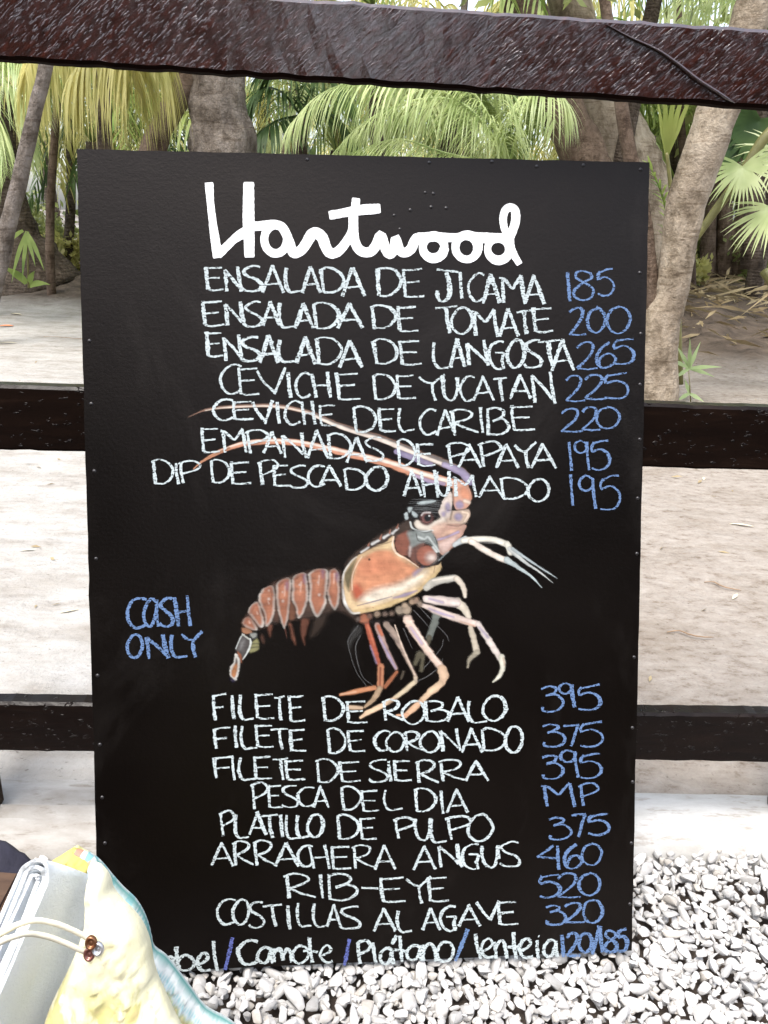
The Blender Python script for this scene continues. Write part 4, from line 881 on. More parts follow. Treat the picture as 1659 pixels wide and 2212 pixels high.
m = NT('striped_cotton'); a_ = m.n('ShaderNodeAttribute', attribute_name='Col'); M_strp = m.set(a_.outputs['Color'], .8, m.bump(m.noise(500, 2), .15, .001), Specular_IOR_Level=.15)
M_line = simple('yellow_lining', (.50, .42, .12), .85, .12, 30, .1)
tb = on_plane(*c6(700, 1400), np.array([0, .60, .42]), np.array([0, -1, 0.]))
tote = thing('tote_bag', (tb[0], .60, 0), 'pale yellow printed cotton tote bag with teal striped edge, holding a rolled towel', 'bag')
front = [(578,470),(585,390),(630,318),(690,360),(728,420),(742,480),(790,545),(870,625),(930,700),(975,800),(995,890),(1008,970),(1040,1070),(1090,1180),(1140,1290),(1210,1430),(1290,1640),(1330,1900),(1300,2300),(1180,2660),(760,2740),(300,2690),(160,2400),(150,2050),(205,1700),(285,1390),(345,1230),(425,1070),(485,940),(515,860),(552,755),(568,640),(570,560)]
fold = lambda x, y: -.006*math.exp(-((x-(632-.0*(y-500)))/7)**2)*(1 if y < 1000 else 0) + .012*math.exp(-((x-(1060+.35*(y-1100)))/40)**2)*float(ss(900, 1150, y)) - .012*math.exp(-((x-(990+.33*(y-1100)))/36)**2)*float(ss(950, 1200, y))
def ycol(x, y, d): return (0, 0, 0, 1)
fp_ = pillow('front_panel', front, .575, R_(14), .034, .005, M_yel, tote, 74, .0055, 170, None, 3, 3, fold)
def stripe(x, y, d):
    q = (d*1.9 if y < 870 else d*(1.0+.25*math.sin(y*.004))) if x > 560 else 99
    for lim, c in ((6, (.10, .26, .24)), (26, (.60, .63, .61)), (34, (.30, .50, .52)), (48, (.56, .63, .64)), (56, (.52, .60, .40))):
        if q < lim: return (*c, 1)
    k = mnoise.noise(Vector((x*.011, y*.007, 3.3)))+.5*mnoise.noise(Vector((x*.03, y*.02, 1.3)))
    return (.40, .38, .12, 1) if k > .12 else ((.52, .49, .22, 1) if k > -.05 else (.68, .63, .36, 1))
backo = [(470,235),(540,252),(600,285),(660,335),(735,425),(800,498),(890,585),(950,690),(985,800),(1005,888),(1080,945),(1165,1050),(1255,1170),(1345,1285),(1500,1372),(1620,1500),(1690,1750),(1660,2200),(1500,2640),(900,2740),(330,2600),(200,2000),(330,1300),(450,800),(500,500)]
pillow('back_panel', backo, .655, R_(14), .022, .02, M_strp, tote, 190, .006, 160, stripe, 5, 3)
lin_o = [(335,325),(390,285),(440,252),(475,238),(540,258),(600,300),(620,330),(600,400),(590,470),(560,560),(480,520),(420,450),(380,385)]
pillow('lining', lin_o, .625, R_(14), .018, .012, M_line, tote, 34, .004, 70, None, 8, 3)
# patterned hem along the opening
hem = [(475,238),(530,246),(580,268),(622,300),(634,340),(630,400),(612,402),(590,398),(585,350),(592,312),(560,282),(515,262)]
def hemc(x, y, d):
    if y > 372: return (.62, .80, .70, 1)
    if y > 345: return (.50, .64, .70, 1)
    if y > 310 and x > 600: return (.72, .80, .80, 1)
    if 575 < x < 612 and y < 320: return (.22, .42, .44, 1) if y < 290 else (.50, .32, .22, 1)
    if x > 545: return (.72, .78, .80, 1)
    return (.48, .22, .16, 1) if x > 500 else (.62, .48, .12, 1)
pillow('hem', hem, .592, R_(14), .010, .004, M_strp, tote, 40, .001, 20, hemc, 9, 3)
# straps and snap buttons
M_str = simple('cream_webbing', (.66, .62, .49), .8, .05, 300, .2, .0008)
def flatband(pts, wpx, Yc, name, parent, mat, th=.0025):
    P = catmull(pts, 9); n_ = len(P); V = []; F = []
    for i, p in enumerate(P):
        t = P[min(i+1, n_-1)]-P[max(i-1, 0)]; t /= np.linalg.norm(t); q = np.array([-t[1], t[0]])
        u = i/(n_-1); Yy = np.interp(u, np.linspace(0, 1, len(Yc)), Yc)
        for o, dz in ((-.5, 0), (-.42, -th), (.42, -th), (.5, 0), (.42, th), (-.42, th)):
            V.append(at(*c6(*(p+q*o*wpx)), Yy+dz))
    for i in range(n_-1):
        for k in range(6): F.append((i*6+k, i*6+(k+1) % 6, (i+1)*6+(k+1) % 6, (i+1)*6+k))
    F += [(5,4,3,2,1,0), tuple((n_-1)*6+k for k in range(6))]
    return mesh(name, V, F, mat, parent)
flatband([(-420,1000),(-200,880),(0,795),(110,735),(230,705),(350,722),(460,762),(560,812),(600,838)], 42, [.50, .50, .505, .51, .514, .516, .518, .518], 'strap', tote, M_str)
flatband([(-420,1080),(-220,950),(-40,868),(60,822),(180,792),(300,808),(420,850),(520,895),(575,915)], 42, [.49, .49, .495, .50, .508, .512, .514, .516], 'strap', tote, M_str)
for (x, y), c in (((598,846),(.22,.10,.05)), ((643,886),(.55,.55,.56)), ((587,920),(.26,.12,.10))):
    mt = NT('snap_metal'); mt = mt.set(c, .3, None, Metallic=.8); mb = MB(); Yb = .513
    for ring_, in ((0,),):
        ctr = at(*c6(x, y), Yb); V = []; F = []; r = .0048
        for k, (rr, hh) in enumerate(((1.0, 0), (.98, .5), (.8, .75), (.55, .55), (.5, .25), (.3, .3), (.0, .42))):
            for q in range(16): an = q*math.pi/8; V.append(ctr+r*rr*(math.cos(an)*CR+math.sin(an)*1.25*CU)-CF*hh*r)
        for k in range(6):
            for q in range(16): F.append((k*16+q, k*16+(q+1) % 16, (k+1)*16+(q+1) % 16, (k+1)*16+q))
        mb.add(V, F)
    mb.build('snap_button', mt, tote)

# rolled towel standing in the bag
M_tow = NT('pale_blue_terry'); f = M_tow.noise(380, 3, .7); g = M_tow.noise(10, 3)
M_tow = M_tow.set(M_tow.ramp(g, [(.3, (.72, .765, .79)), (.7, (.79, .82, .84))]), .95, M_tow.bump(f, .45, .0022), Specular_IOR_Level=.1)
tw = at(*c6(330, 900), .60)
towel = MB()
def ucurve(cx, cy, hw, dx, dy, ll, rl):
    """hairpin: left leg, rounded top, right leg; (dx,dy) points down along the legs"""
    nx_, ny_ = -dy, dx; out = []
    for t in np.linspace(ll, 0, 14)[:-1]: out.append((cx+nx_*hw+dx*t, cy+ny_*hw+dy*t))
    for a in np.linspace(0, math.pi, 15): out.append((cx+nx_*hw*math.cos(a)-dx*hw*1.15*math.sin(a), cy+ny_*hw*math.cos(a)-dy*hw*1.15*math.sin(a)))
    for t in np.linspace(0, rl, 14)[1:]: out.append((cx-nx_*hw+dx*t, cy-ny_*hw+dy*t))
    return out
dd = np.array([-.40, .917])
for k, hw in enumerate((92, 60, 28)):
    cx, cy = 222+k*1.5, 418+k*9
    C = np.array(ucurve(cx, cy, hw, dd[0], dd[1], 1500, 1500)); n_ = len(C); V = []; F = []
    # right leg sweeps outward lower down
    sw = np.array([mnoise.noise(Vector((i*.22, k*1.7, 3))) for i in range(n_)])*20
    Cn = np.gradient(C, axis=0); Cn /= np.linalg.norm(Cn, axis=1)[:, None]; Nn = np.stack([-Cn[:, 1], Cn[:, 0]], 1); C = C+Nn*sw[:, None]
    th = 12.5; ex = 8 if k == 0 else 2
    for j in range(ex+1):
        u = j/ex
        sh = np.array([380*u, 135*u-40*u*(1-u)]); Yy = .575+.058*u
        for s in (1, -1):
            for i in range(n_):
                p = C[i]+Nn[i]*s*th+sh+ (0 if j else 1)*np.array([2.5*mnoise.noise(Vector((i*.6, k*3, 1))), 0]); V.append(at(*c6(*p), max(.40, Yy - .00005*max(0., float(np.dot(C[i]-np.array((cx, cy)), dd)))) + .004*mnoise.noise(Vector((i*.3, j*.8, k)))))
    st = 2*n_
    for j in range(ex):
        for i in range(n_-1):
            a = j*st+i; F.append((a, a+1, a+st+1, a+st)); b = a+n_; F.append((b, b+st, b+st+1, b+1))
    for i in range(n_-1): F.append((i, i+n_, i+n_+1, i+1)); e = ex*st; F.append((e+i, e+i+1, e+i+n_+1, e+i+n_))
    towel.add(V, F)
tow_o = towel.build('rolled_towel', M_tow, None, True, loc=(tw[0], tw[1], .1)); tow_o.data.set_sharp_from_angle(angle=R_(40))
tag(tow_o, 'pale blue towel rolled up in layers and tucked behind the yellow bag', 'towel')

# bench with its brown seat slab, dark cloth bag behind it
m = NT('brown_bench_wood'); g = m.noise(1.0, 5, .65, m.coord((7, 40, 40)), .5)
M_bench = m.set(m.ramp(g, [(.3, (.035, .018, .010)), (.7, (.095, .055, .032))]), .5, m.bump(g, .3, .002), Specular_IOR_Level=.35)
M_bside = simple('bench_edge_wood', (.045, .028, .026), .5, .3, 30, .2)
zt = .47; A = on_z(*c6(137, 384), zt); B_ = on_z(*c6(0, 640), zt); dirr = (B_-A)/np.linalg.norm(B_-A); Bz = A+dirr*.42; dl = np.array([-1, .06, 0]); dl /= np.linalg.norm(dl)
C4 = [A, Bz, Bz+dl*.75, A+dl*.75]
bench = thing('wooden_bench', ((A+Bz)[0]/2-.3, (A+Bz)[1]/2, 0), 'brown wooden bench corner beside the rolled towel', 'bench')
V = [p for p in C4]+[p-np.array([0, 0, .035]) for p in C4]; bm = bmesh.new(); vs = [bm.verts.new(p) for p in V]
for f in ((0,1,2,3),(7,6,5,4),(0,4,5,1),(1,5,6,2),(2,6,7,3),(3,7,4,0)): bm.faces.new([vs[i] for i in f])
bmesh.ops.recalc_face_normals(bm, faces=bm.faces[:]); bmesh.ops.bevel(bm, geom=bm.edges[:], offset=.003, segments=2, affect='EDGES'); bm.verts.index_update()
o = mesh('seat_slab', [v.co for v in bm.verts], [[v.index for v in f.verts] for f in bm.faces], M_bench, bench, False); bm.free()
o.data.materials.append(M_bside)
for p in o.data.polygons:
    if abs(p.normal.z) < .5: p.material_index = 1
for p in (C4[0]*.86+C4[2]*.14, C4[1]*.86+C4[3]*.14, C4[2]*.9+C4[0]*.1, C4[3]*.9+C4[1]*.1):
    V, F = box_mesh(np.array([p[0], p[1], (zt-.037)/2-.02]), np.array([1, 0, 0]), np.array([0, 1, 0]), np.array([0, 0, 1]), .024, .024, (zt-.037)/2+.02, .003); mesh('leg', V, F, M_bside, bench, False)
M_navy = simple('navy_cloth', (.018, .017, .03), .85, .25, 60, .3, .002)
nv = at(*c6(20, 320), .80)
nav = [(-260,160),(-120,172),(0,200),(60,228),(120,268),(170,305),(198,335),(206,400),(206,700),(200,1000),(150,1300),(60,1560),(-200,1620),(-420,1500),(-430,700),(-380,330)]
tag(pillow('backpack', nav, .80, R_(4), .04, .02, M_navy, None, 36, .006, 120, None, 11, 3, None, (nv[0], nv[1], .02)), 'dark navy cloth bag behind the bench corner', 'bag')
# ---------------------------------------------------------------- jungle beyond the path
M_barkg = mat_bark('grey_bark', (.075, .06, .05), (.27, .235, .205), 8); M_barkb = mat_bark('brown_bark', (.075, .05, .035), (.21, .155, .115), 7)
M_barkp = mat_bark('pale_bark', (.19, .15, .11), (.44, .375, .29), 5); M_barkr = mat_bark('ringed_palm_bark', (.06, .045, .035), (.17, .135, .105), 9, 9)
M_lgrn = mat_leaf('palm_green', (.12, .20, .04), (.36, .44, .12)); M_lyel = mat_leaf('palm_yellow_green', (.36, .36, .10), (.66, .60, .25), .5)
M_lpale = mat_leaf('palm_pale', (.32, .42, .15), (.68, .74, .40), .45, .3); M_ldark = mat_leaf('palm_deep_green', (.04, .08, .025), (.11, .18, .055), .4)
M_ldry = mat_leaf('dry_frond', (.20, .14, .07), (.42, .34, .2), .3, .8); M_stalk = simple('olive_stalk', (.16, .15, .05), .5, .2, 20); M_bush = mat_leaf('bush_leaf', (.12, .16, .04), (.38, .40, .16), .5, .4, 1.2)
DN = np.array([0, 0, -1.0])
def leaflet(VL, FL, p, d, L, wd, droop, segs=4, nrm=None):
    """narrow pointed strip bending under its weight"""
    n0 = sum(len(v) for v in VL); d = d/np.linalg.norm(d); q = p.copy(); rows = []
    sd_ = np.cross(d, nrm if nrm is not None else np.array([0, 0, 1.0])); s_ = np.linalg.norm(sd_); sd_ = sd_/s_ if s_ > 1e-3 else np.array([1.0, 0, 0])
    for k in range(segs+1):
        u = k/segs; w_ = wd*(.55+.9*u if u < .4 else .91*(1-u)/.6+.02)
        rows.append(q-sd_*w_*.5); rows.append(q+sd_*w_*.5)
        d = d+DN*droop/segs; d /= np.linalg.norm(d); q = q+d*L/segs
    VL.append(np.array(rows)); FL.extend([(n0+2*k, n0+2*k+1, n0+2*k+3, n0+2*k+2) for k in range(segs)])
class Fr:
    def __init__(s): s.V = []; s.F = []
    def frond(s, rachis, n=46, L=.5, wd=.022, droop=1.2, spread=1.1, bare=.15, rw=.012, segs=4, jit=.15, rg=random):
        R = catmull(rachis, 8); seg = np.linalg.norm(np.diff(R, axis=0), axis=1); Lc = np.r_[0, np.cumsum(seg)]; tot = Lc[-1]
        V, F = tube(R[::2], np.linspace(rw, rw*.25, len(R[::2])), 5, 0, 0, False); n0 = sum(len(v) for v in s.V); s.V.append(V); s.F += [tuple(i+n0 for i in f) for f in F]
        for i in range(n):
            u = bare+(1-bare)*(i+.5)/n; a = u*tot; p = np.array([np.interp(a, Lc, R[:, k]) for k in range(3)]); p2 = np.array([np.interp(min(tot, a+.03*tot), Lc, R[:, k]) for k in range(3)])
            p1 = np.array([np.interp(a-.03*tot, Lc, R[:, k]) for k in range(3)]); t = p2-p1; t /= np.linalg.norm(t)
            side = np.cross(t, [0, 0, 1.0]); ns = np.linalg.norm(side); side = side/ns if ns > .05 else np.array([1.0, 0, 0])
            env = (.45+.55*math.sin(math.pi*min(1, (u-bare)/(1-bare)*.8+.18)))
            for sg in (-1, 1):
                d = t*(1.0/spread)*(.5+.7*u) + side*sg + np.array([rg.gauss(0, jit), rg.gauss(0, jit), rg.gauss(.1, jit)])
                leaflet(s.V, s.F, p, d, L*env*rg.uniform(.85, 1.12), wd*rg.uniform(.8, 1.15), droop*rg.uniform(.75, 1.25), segs)
    def build(s, name, mat, parent=None, loc=None): return mesh(name, np.concatenate(s.V), s.F, mat, parent, True, None, loc)
def fan(fr, c, axis, up, R, n=26, wd=.03, spreadang=5.2, droop=.5, segs=4):
    axis = axis/np.linalg.norm(axis); up = up-axis*np.dot(up, axis); up /= np.linalg.norm(up); s_ = np.cross(axis, up)
    for i in range(n):
        a = -spreadang/2+spreadang*i/(n-1); d = up*math.cos(a)+s_*math.sin(a)+axis*.25
        leaflet(fr.V, fr.F, c, d, R*random.uniform(.85, 1.1), wd, droop*random.uniform(.7, 1.3), segs, axis)
def pxpath(pts, Y): return [at(p[0], p[1], Y if len(p) < 3 else p[2]) for p in pts]
def px_r(wd, Y): return wd/2/FPX*(Y/math.cos(PITCH))*1.0
def trunk_px(name, parent, pts, wds, Y, mat, rough=.12, sides=16, n=34, seed=0):
    P = catmull(pxpath(pts, Y), 6); wl = np.interp(np.linspace(0, 1, len(P)), np.linspace(0, 1, len(wds)), wds)
    V, F = tube(P, [px_r(q, Y)*.97 for q in wl], sides, seed, rough); return mesh(name, V, F, mat, parent)
def crown_blob(name, parent, c, r, n, mat, leaf=.11, seed=0, squash=.7):
    rg_ = np.random.default_rng(seed); cl = rg_.normal(size=(14, 3)); cl /= np.linalg.norm(cl, axis=1)[:, None]; cl = cl*r*rg_.uniform(.3, .95, (14, 1))*np.array([1, 1, squash])
    VV = []; FF = []; k = 0
    for i in range(n):
        o = cl[rg_.integers(14)]+rg_.normal(0, r*.2, 3); a = rg_.normal(size=3); a /= np.linalg.norm(a); b = np.cross(a, rg_.normal(size=3)); b /= np.linalg.norm(b); l = leaf*rg_.uniform(.6, 1.3)
        p = c+o; VV += [p, p+a*l*.5+b*l*.28, p+a*l, p+a*l*.5-b*l*.28]; FF.append((k, k+1, k+2, k+3)); k += 4
    return mesh(name, VV, FF, mat, parent, False)

# --- main pale trunk on the right, forked low
t = thing('tree', at(1426, 872, 4.87)*np.array([1, 1, 0])+np.array([0, 0, .0]), 'pale smooth tree trunk leaning right beside the board edge, forked near its base', 'tree')
trunk_px('trunk', t, [(1413,905),(1415,860),(1417,760),(1430,690),(1449,640),(1464,540),(1486,425),(1528,310),(1553,230),(1598,110),(1632,10),(1675,-110),(1740,-330),(1780,-520)], [104,95,88,76,64,68,76,78,76,72,68,62,54,46], 4.87, M_barkp, .10, 20, seed=1)
trunk_px('limb', t, [(1412,720),(1407,640),(1398,540),(1385,440),(1360,330),(1330,150),(1290,-100)], [44,36,32,30,28,24,18], 4.9, M_barkb, .1, 12, seed=2)
crown_blob('crown', t, at(1740,-420,4.9), 1.4, 900, M_bush, .12, 1)
# --- big grey trunk behind the board
t = thing('tree', at(480, 880, 6.0)*np.array([1, 1, 0]), 'thick grey rough tree trunk rising behind the upper left of the board', 'tree')
trunk_px('trunk', t, [(505,900),(500,760),(496,520),(490,400),(483,330),(474,250),(466,160),(455,0),(440,-200),(430,-420)], [190,160,150,142,132,116,104,94,84,70], 6.0, M_barkg, .16, 20, seed=3)
trunk_px('limb', t, [(300,420),(328,330),(352,270),(384,212),(408,160),(425,80),(446,-60)], [52,48,46,46,44,40,36], 5.95, M_barkb, .16, 14, seed=4)
crown_blob('crown', t, at(430,-560,6.0), 1.6, 900, M_bush, .14, 2)
# --- slender leaning pole left
t = thing('leaning_tree', at(-95, 930, 4.2)*np.array([1, 1, 0]), 'slender grey brown tree stem leaning across the left edge', 'tree')
trunk_px('trunk', t, [(-100,940),(-55,760),(-12,615),(10,520),(32,430),(56,330),(77,235),(98,150),(128,10),(170,-180),(210,-380)], [44,40,36,34,31,29,27,26,24,20,14], 4.2, M_barkg, .12, 12, seed=5)
crown_blob('crown', t, at(215,-420,4.2), .9, 900, M_bush, .1, 3)
# --- flared palm foot at far left
t = thing('palm_tree', at(20, 575, 9.8)*np.array([1, 1, 0])+np.array([0, 0, .1]), 'dark ringed palm trunk with wide flared foot at the far left', 'palm')
trunk_px('trunk', t, [(86,640),(44,560),(24,500),(10,430),(2,350),(-3,250),(-8,100),(-14,-60)], [190,150,104,84,74,66,60,56], 9.8, M_barkr, .12, 18, seed=6)
fr = Fr(); c0 = at(-14, -70, 9.8)
for k in range(11):
    a = k*.62; h = np.array([math.cos(a), math.sin(a), 0]); fr.frond([c0, c0+h*.7+np.array([0, 0, .55]), c0+h*1.5+np.array([0, 0, .35]), c0+h*2.2+np.array([0, 0, -.5])], 34, .6, .035, 1.4)
fr.build('crown', M_lgrn, t)
# --- two brown leaning trunks behind the board's right half
t = thing('tree', at(1400, 800, 7.0)*np.array([1, 1, 0]), 'brown peeling tree trunk leaning left, the slimmer of two behind the board', 'tree')
trunk_px('trunk', t, [(1400,820),(1350,600),(1300,430),(1268,345),(1220,250),(1172,130),(1130,10),(1085,-150),(1040,-350)], [110,100,90,86,82,78,74,66,54], 7.0, M_barkb, .14, 16, seed=7)
crown_blob('crown', t, at(1040,-420,7.0), 1.4, 700, M_bush, .14, 4)
t = thing('tree', at(1385, 770, 7.6)*np.array([1, 1, 0]), 'thick brown mottled tree trunk leaning left, the stouter of two behind the board', 'tree')
trunk_px('trunk', t, [(1385,790),(1385,560),(1370,420),(1345,345),(1312,245),(1268,120),(1226,0),(1180,-150),(1130,-340)], [150,145,136,126,106,86,66,56,44], 7.6, M_barkp, .14, 18, seed=8)
crown_blob('crown', t, at(1130,-420,7.6), 1.4, 700, M_bush, .14, 5)
# --- clump of stems on the bank at right
t = thing('multi_stem_tree', at(1570, 592, 10.4)*np.array([1, 1, 0])+np.array([0, 0, .2]), 'clump of grey brown tree stems standing on the leaf littered bank', 'tree')
for pts, wd in (([(1527,600),(1530,520),(1534,440),(1548,360),(1560,260)], [34,30,26,24,20]), ([(1562,600),(1563,520),(1566,430),(1558,340),(1550,230)], [36,32,28,24,20]), ([(1588,605),(1592,530),(1606,455),(1602,380),(1590,280)], [34,34,30,26,20]), ([(1612,606),(1616,550),(1628,470),(1644,400),(1660,300)], [40,34,28,24,18]), ([(1545,600),(1576,520),(1612,440),(1640,380)], [20,20,18,16])):
    trunk_px('stem', t, pts, wd, 10.4, M_barkb, .16, 10, seed=pts[0][0])
crown_blob('crown', t, at(1600, 230, 10.6), 1.5, 2000, M_bush, .16, 6)
# --- fan palm at right edge
t = thing('fan_palm', at(1700, 880, 5.6)*np.array([1, 1, 0]), 'fan palm with pale radiating leaves and olive stalks at the right edge', 'palm')
for nm, pts, wd in (('stem', [(1780,830),(1768,600),(1762,430),(1758,330)], [60,52,46,40]),):
    trunk_px(nm, t, pts, wd, 5.6, M_barkr, .15, 12)
for pts, wd in (([(1758,330),(1700,268),(1650,300),(1602,378),(1545,455),(1496,525)], [20,20,21,20,18,13]), ([(1760,400),(1710,440),(1672,470)], [14,12,10]), ([(1750,700),(1690,640),(1650,585)], [26,22,18])): trunk_px('stalk', t, pts, wd, 5.45, M_stalk, .05, 8)
fr = Fr(); fan(fr, at(1604,362,5.35), ray(1604,362)*-1+np.array([0,0,.5]), np.array([.15,0,-1.]), .27, 30, .022, 4.6, .7)
fan(fr, at(1668,452,5.3), ray(1650,480)*-1+np.array([-.3,0,.6]), np.array([-.5,0,-1.]), .30, 26, .022, 3.6, .8)
fan(fr, at(1690,330,5.5), ray(1650,380)*-1+np.array([0,0,.8]), np.array([-.6,0,-.6]), .28, 24, .022, 3.6, .8); fr.build('leaf_fan', M_lpale, t)
fr = Fr(); fan(fr, at(1640,262,5.7), ray(1640,262)*-1, np.array([-.4,0,-1.]), .30, 20, .05, 4.2, .3); fan(fr, at(1575,300,5.75), ray(1570,300)*-1+np.array([.6,0,.2]), np.array([-.2,0,-1.]), .22, 10, .05, 2., .3); fr.build('leaf_fan', M_ldark, t)
# --- young pleated palm leaf (bright) between the trunks
t = thing('young_palm', at(1462, 800, 5.2)*np.array([1, 1, 0]), 'bright green young palm with upright pleated leaf left of the pale trunk', 'palm')
trunk_px('stalk', t, [(1470,830),(1464,640),(1456,480),(1445,370),(1440,330)], [12,11,9,8,7], 5.2, M_stalk, .05, 8)
fr = Fr(); c0 = at(1440, 338, 5.2)
for i in range(9):
    a = (i-4)*.075; leaflet(fr.V, fr.F, c0, np.array([math.sin(a), -.16*(i % 2), math.cos(a)]), .42-.02*abs(i-4), .034, .05, 5, np.array([.35*(-1)**i, -1., 0]))
fr.build('leaf', mat_leaf('young_leaf', (.26, .32, .07), (.46, .50, .16), .5), t)
fr = Fr()
fr.frond(pxpath([(1462,560),(1468,470),(1478,400),(1500,330)], 5.2), 18, .22, .016, .6, 1.4); fr.frond(pxpath([(1464,600),(1448,500),(1430,420),(1400,350)], 5.25), 16, .22, .016, .6, 1.4); fr.build('frond', M_lgrn, t)

# --- palms whose fronds hang into the gap between top rail and board
def hung_palm(label, base_px, Y, trunk_pts, wds, fronds, mat, L, wd, droop, n):
    t = thing('palm_tree', at(base_px[0], base_px[1], Y)*np.array([1, 1, 0]), label, 'palm')
    trunk_px('trunk', t, trunk_pts, wds, Y+.15, M_barkr, .1, 12, seed=base_px[0])
    fr = Fr()
    for f in fronds: fr.frond([at(*p) for p in f], n, L, wd, droop, 1.0, .12, .011, 5, .12)
    fr.build('crown', mat, t); return t
hung_palm('palm with long yellow green leaflets hanging like a curtain at the left', (235, 860), 5.2, [(235,870),(232,600),(226,330),(222,120),(220,-60)], [40,34,30,28,26],
  [[(220,-60,5.3),(150,-20,5.1),(90,60,5.0),(55,150,4.9)], [(220,-60,5.3),(235,10,5.0),(205,90,4.85),(150,165,4.8)], [(220,-60,5.3),(280,-10,5.1),(330,70,5.0),(360,150,5.0)], [(220,-60,5.3),(260,40,4.9),(285,110,4.8),(290,185,4.8)], [(220,-60,5.3),(160,30,5.6),(120,90,5.8),(100,140,6.0)], [(220,-60,5.3),(300,20,5.8),(345,90,6.0),(400,140,6.2)]], M_lyel, .66, .013, 3.4, 66)
hung_palm('palm with pale drooping fronds arching behind the middle of the board', (1110, 900), 5.6, [(1118,900),(1116,600),(1108,430),(1100,360)], [34,30,28,24],
  [[(1100,360,5.7),(1040,262,5.5),(930,185,5.4),(800,170,5.3),(690,205,5.3),(622,275,5.3)], [(1100,360,5.7),(1050,240,5.6),(980,160,5.6),(880,130,5.7),(760,150,5.8)], [(1100,360,5.7),(1010,230,5.9),(900,215,6.0),(790,262,6.1),(720,330,6.2)], [(1100,360,5.7),(1075,240,5.4),(1050,150,5.3),(1000,90,5.2),(920,80,5.2)], [(1100,360,5.7),(1130,250,5.5),(1165,190,5.4),(1200,190,5.3),(1230,230,5.3)], [(1100,360,5.7),(960,330,5.8),(860,300,5.9),(760,330,6.0)]], M_lpale, .46, .012, 2.4, 64)
hung_palm('palm with deep green fronds right of the thick grey trunk', (640, 860), 7.2, [(640,860),(640,600),(645,400),(650,250)], [40,36,32,30],
  [[(650,250,7.2),(610,200,7.0),(565,190,6.9),(535,230,6.9)], [(650,250,7.2),(680,180,7.1),(720,170,7.0),(760,220,7.0)], [(650,250,7.2),(640,180,6.9),(610,150,6.8),(560,160,6.8)], [(650,250,7.2),(600,260,6.9),(560,290,6.8),(540,340,6.8)], [(650,250,7.2),(700,240,7.3),(740,270,7.3),(770,320,7.3)]], M_ldark, .42, .022, 1.6, 34)

hung_palm('palm with light green fronds spreading at the far left edge', (-60, 800), 6.4, [(-60,800),(-62,500),(-66,250),(-70,120)], [44,40,34,30],
  [[(-70,120,6.4),(-20,90,6.3),(40,130,6.2),(85,230,6.1)], [(-70,120,6.4),(-10,150,6.3),(40,220,6.3),(70,330,6.3)], [(-70,120,6.4),(0,60,6.5),(80,70,6.5),(140,130,6.5)], [(-70,120,6.4),(-30,190,6.2),(0,280,6.2),(15,380,6.2)]], M_lpale, .42, .013, 1.4, 44)
hung_palm('palm with fine yellow green fronds far behind the thick grey trunk', (560, 760), 9.4, [(560,760),(565,500),(570,300),(572,160)], [30,28,26,24],
  [[(572,160,9.4),(500,110,9.2),(400,130,9.0),(320,240,9.0)], [(572,160,9.4),(620,90,9.3),(700,110,9.2),(760,220,9.2)], [(572,160,9.4),(540,200,9.2),(480,260,9.2),(400,330,9.2)], [(572,160,9.4),(640,180,9.3),(720,240,9.3),(790,340,9.3)], [(572,160,9.4),(450,60,9.6),(300,80,9.6),(210,190,9.6)], [(572,160,9.4),(600,240,9.1),(640,300,9.1),(660,370,9.1)]], M_lyel, .62, .015, 2.4, 54)
hung_palm('palm with feathery green fronds behind the pale drooping ones', (985, 760), 8.2, [(985,760),(980,500),(976,300),(974,140)], [30,28,26,24],
  [[(974,140,8.2),(900,80,8.0),(800,110,7.9),(720,220,7.9)], [(974,140,8.2),(1040,70,8.1),(1130,100,8.0),(1190,220,8.0)], [(974,140,8.2),(920,190,8.1),(850,260,8.1),(800,350,8.1)], [(974,140,8.2),(1030,190,8.0),(1080,260,8.0),(1110,350,8.0)], [(974,140,8.2),(960,60,8.4),(900,20,8.4),(820,20,8.4)], [(974,140,8.2),(1080,40,8.5),(1220,30,8.5),(1330,120,8.5)]], M_lgrn, .55, .014, 2.0, 54)
hung_palm('palm with thin green fronds between the brown trunks and the pale trunk', (1475, 720), 9.6, [(1475,720),(1470,500),(1462,320),(1460,180)], [30,28,26,24],
  [[(1460,180,9.6),(1420,130,9.4),(1370,150,9.3),(1330,240,9.3)], [(1460,180,9.6),(1500,120,9.5),(1560,140,9.4),(1610,240,9.4)], [(1460,180,9.6),(1440,240,9.4),(1410,320,9.4),(1400,420,9.4)], [(1460,180,9.6),(1480,250,9.4),(1500,330,9.4),(1510,430,9.4)], [(1460,180,9.6),(1380,60,9.6),(1280,40,9.6),(1200,110,9.6)], [(1460,180,9.6),(1560,40,9.6),(1660,60,9.6),(1730,160,9.6)]], M_lgrn, .55, .015, 1.6, 46)

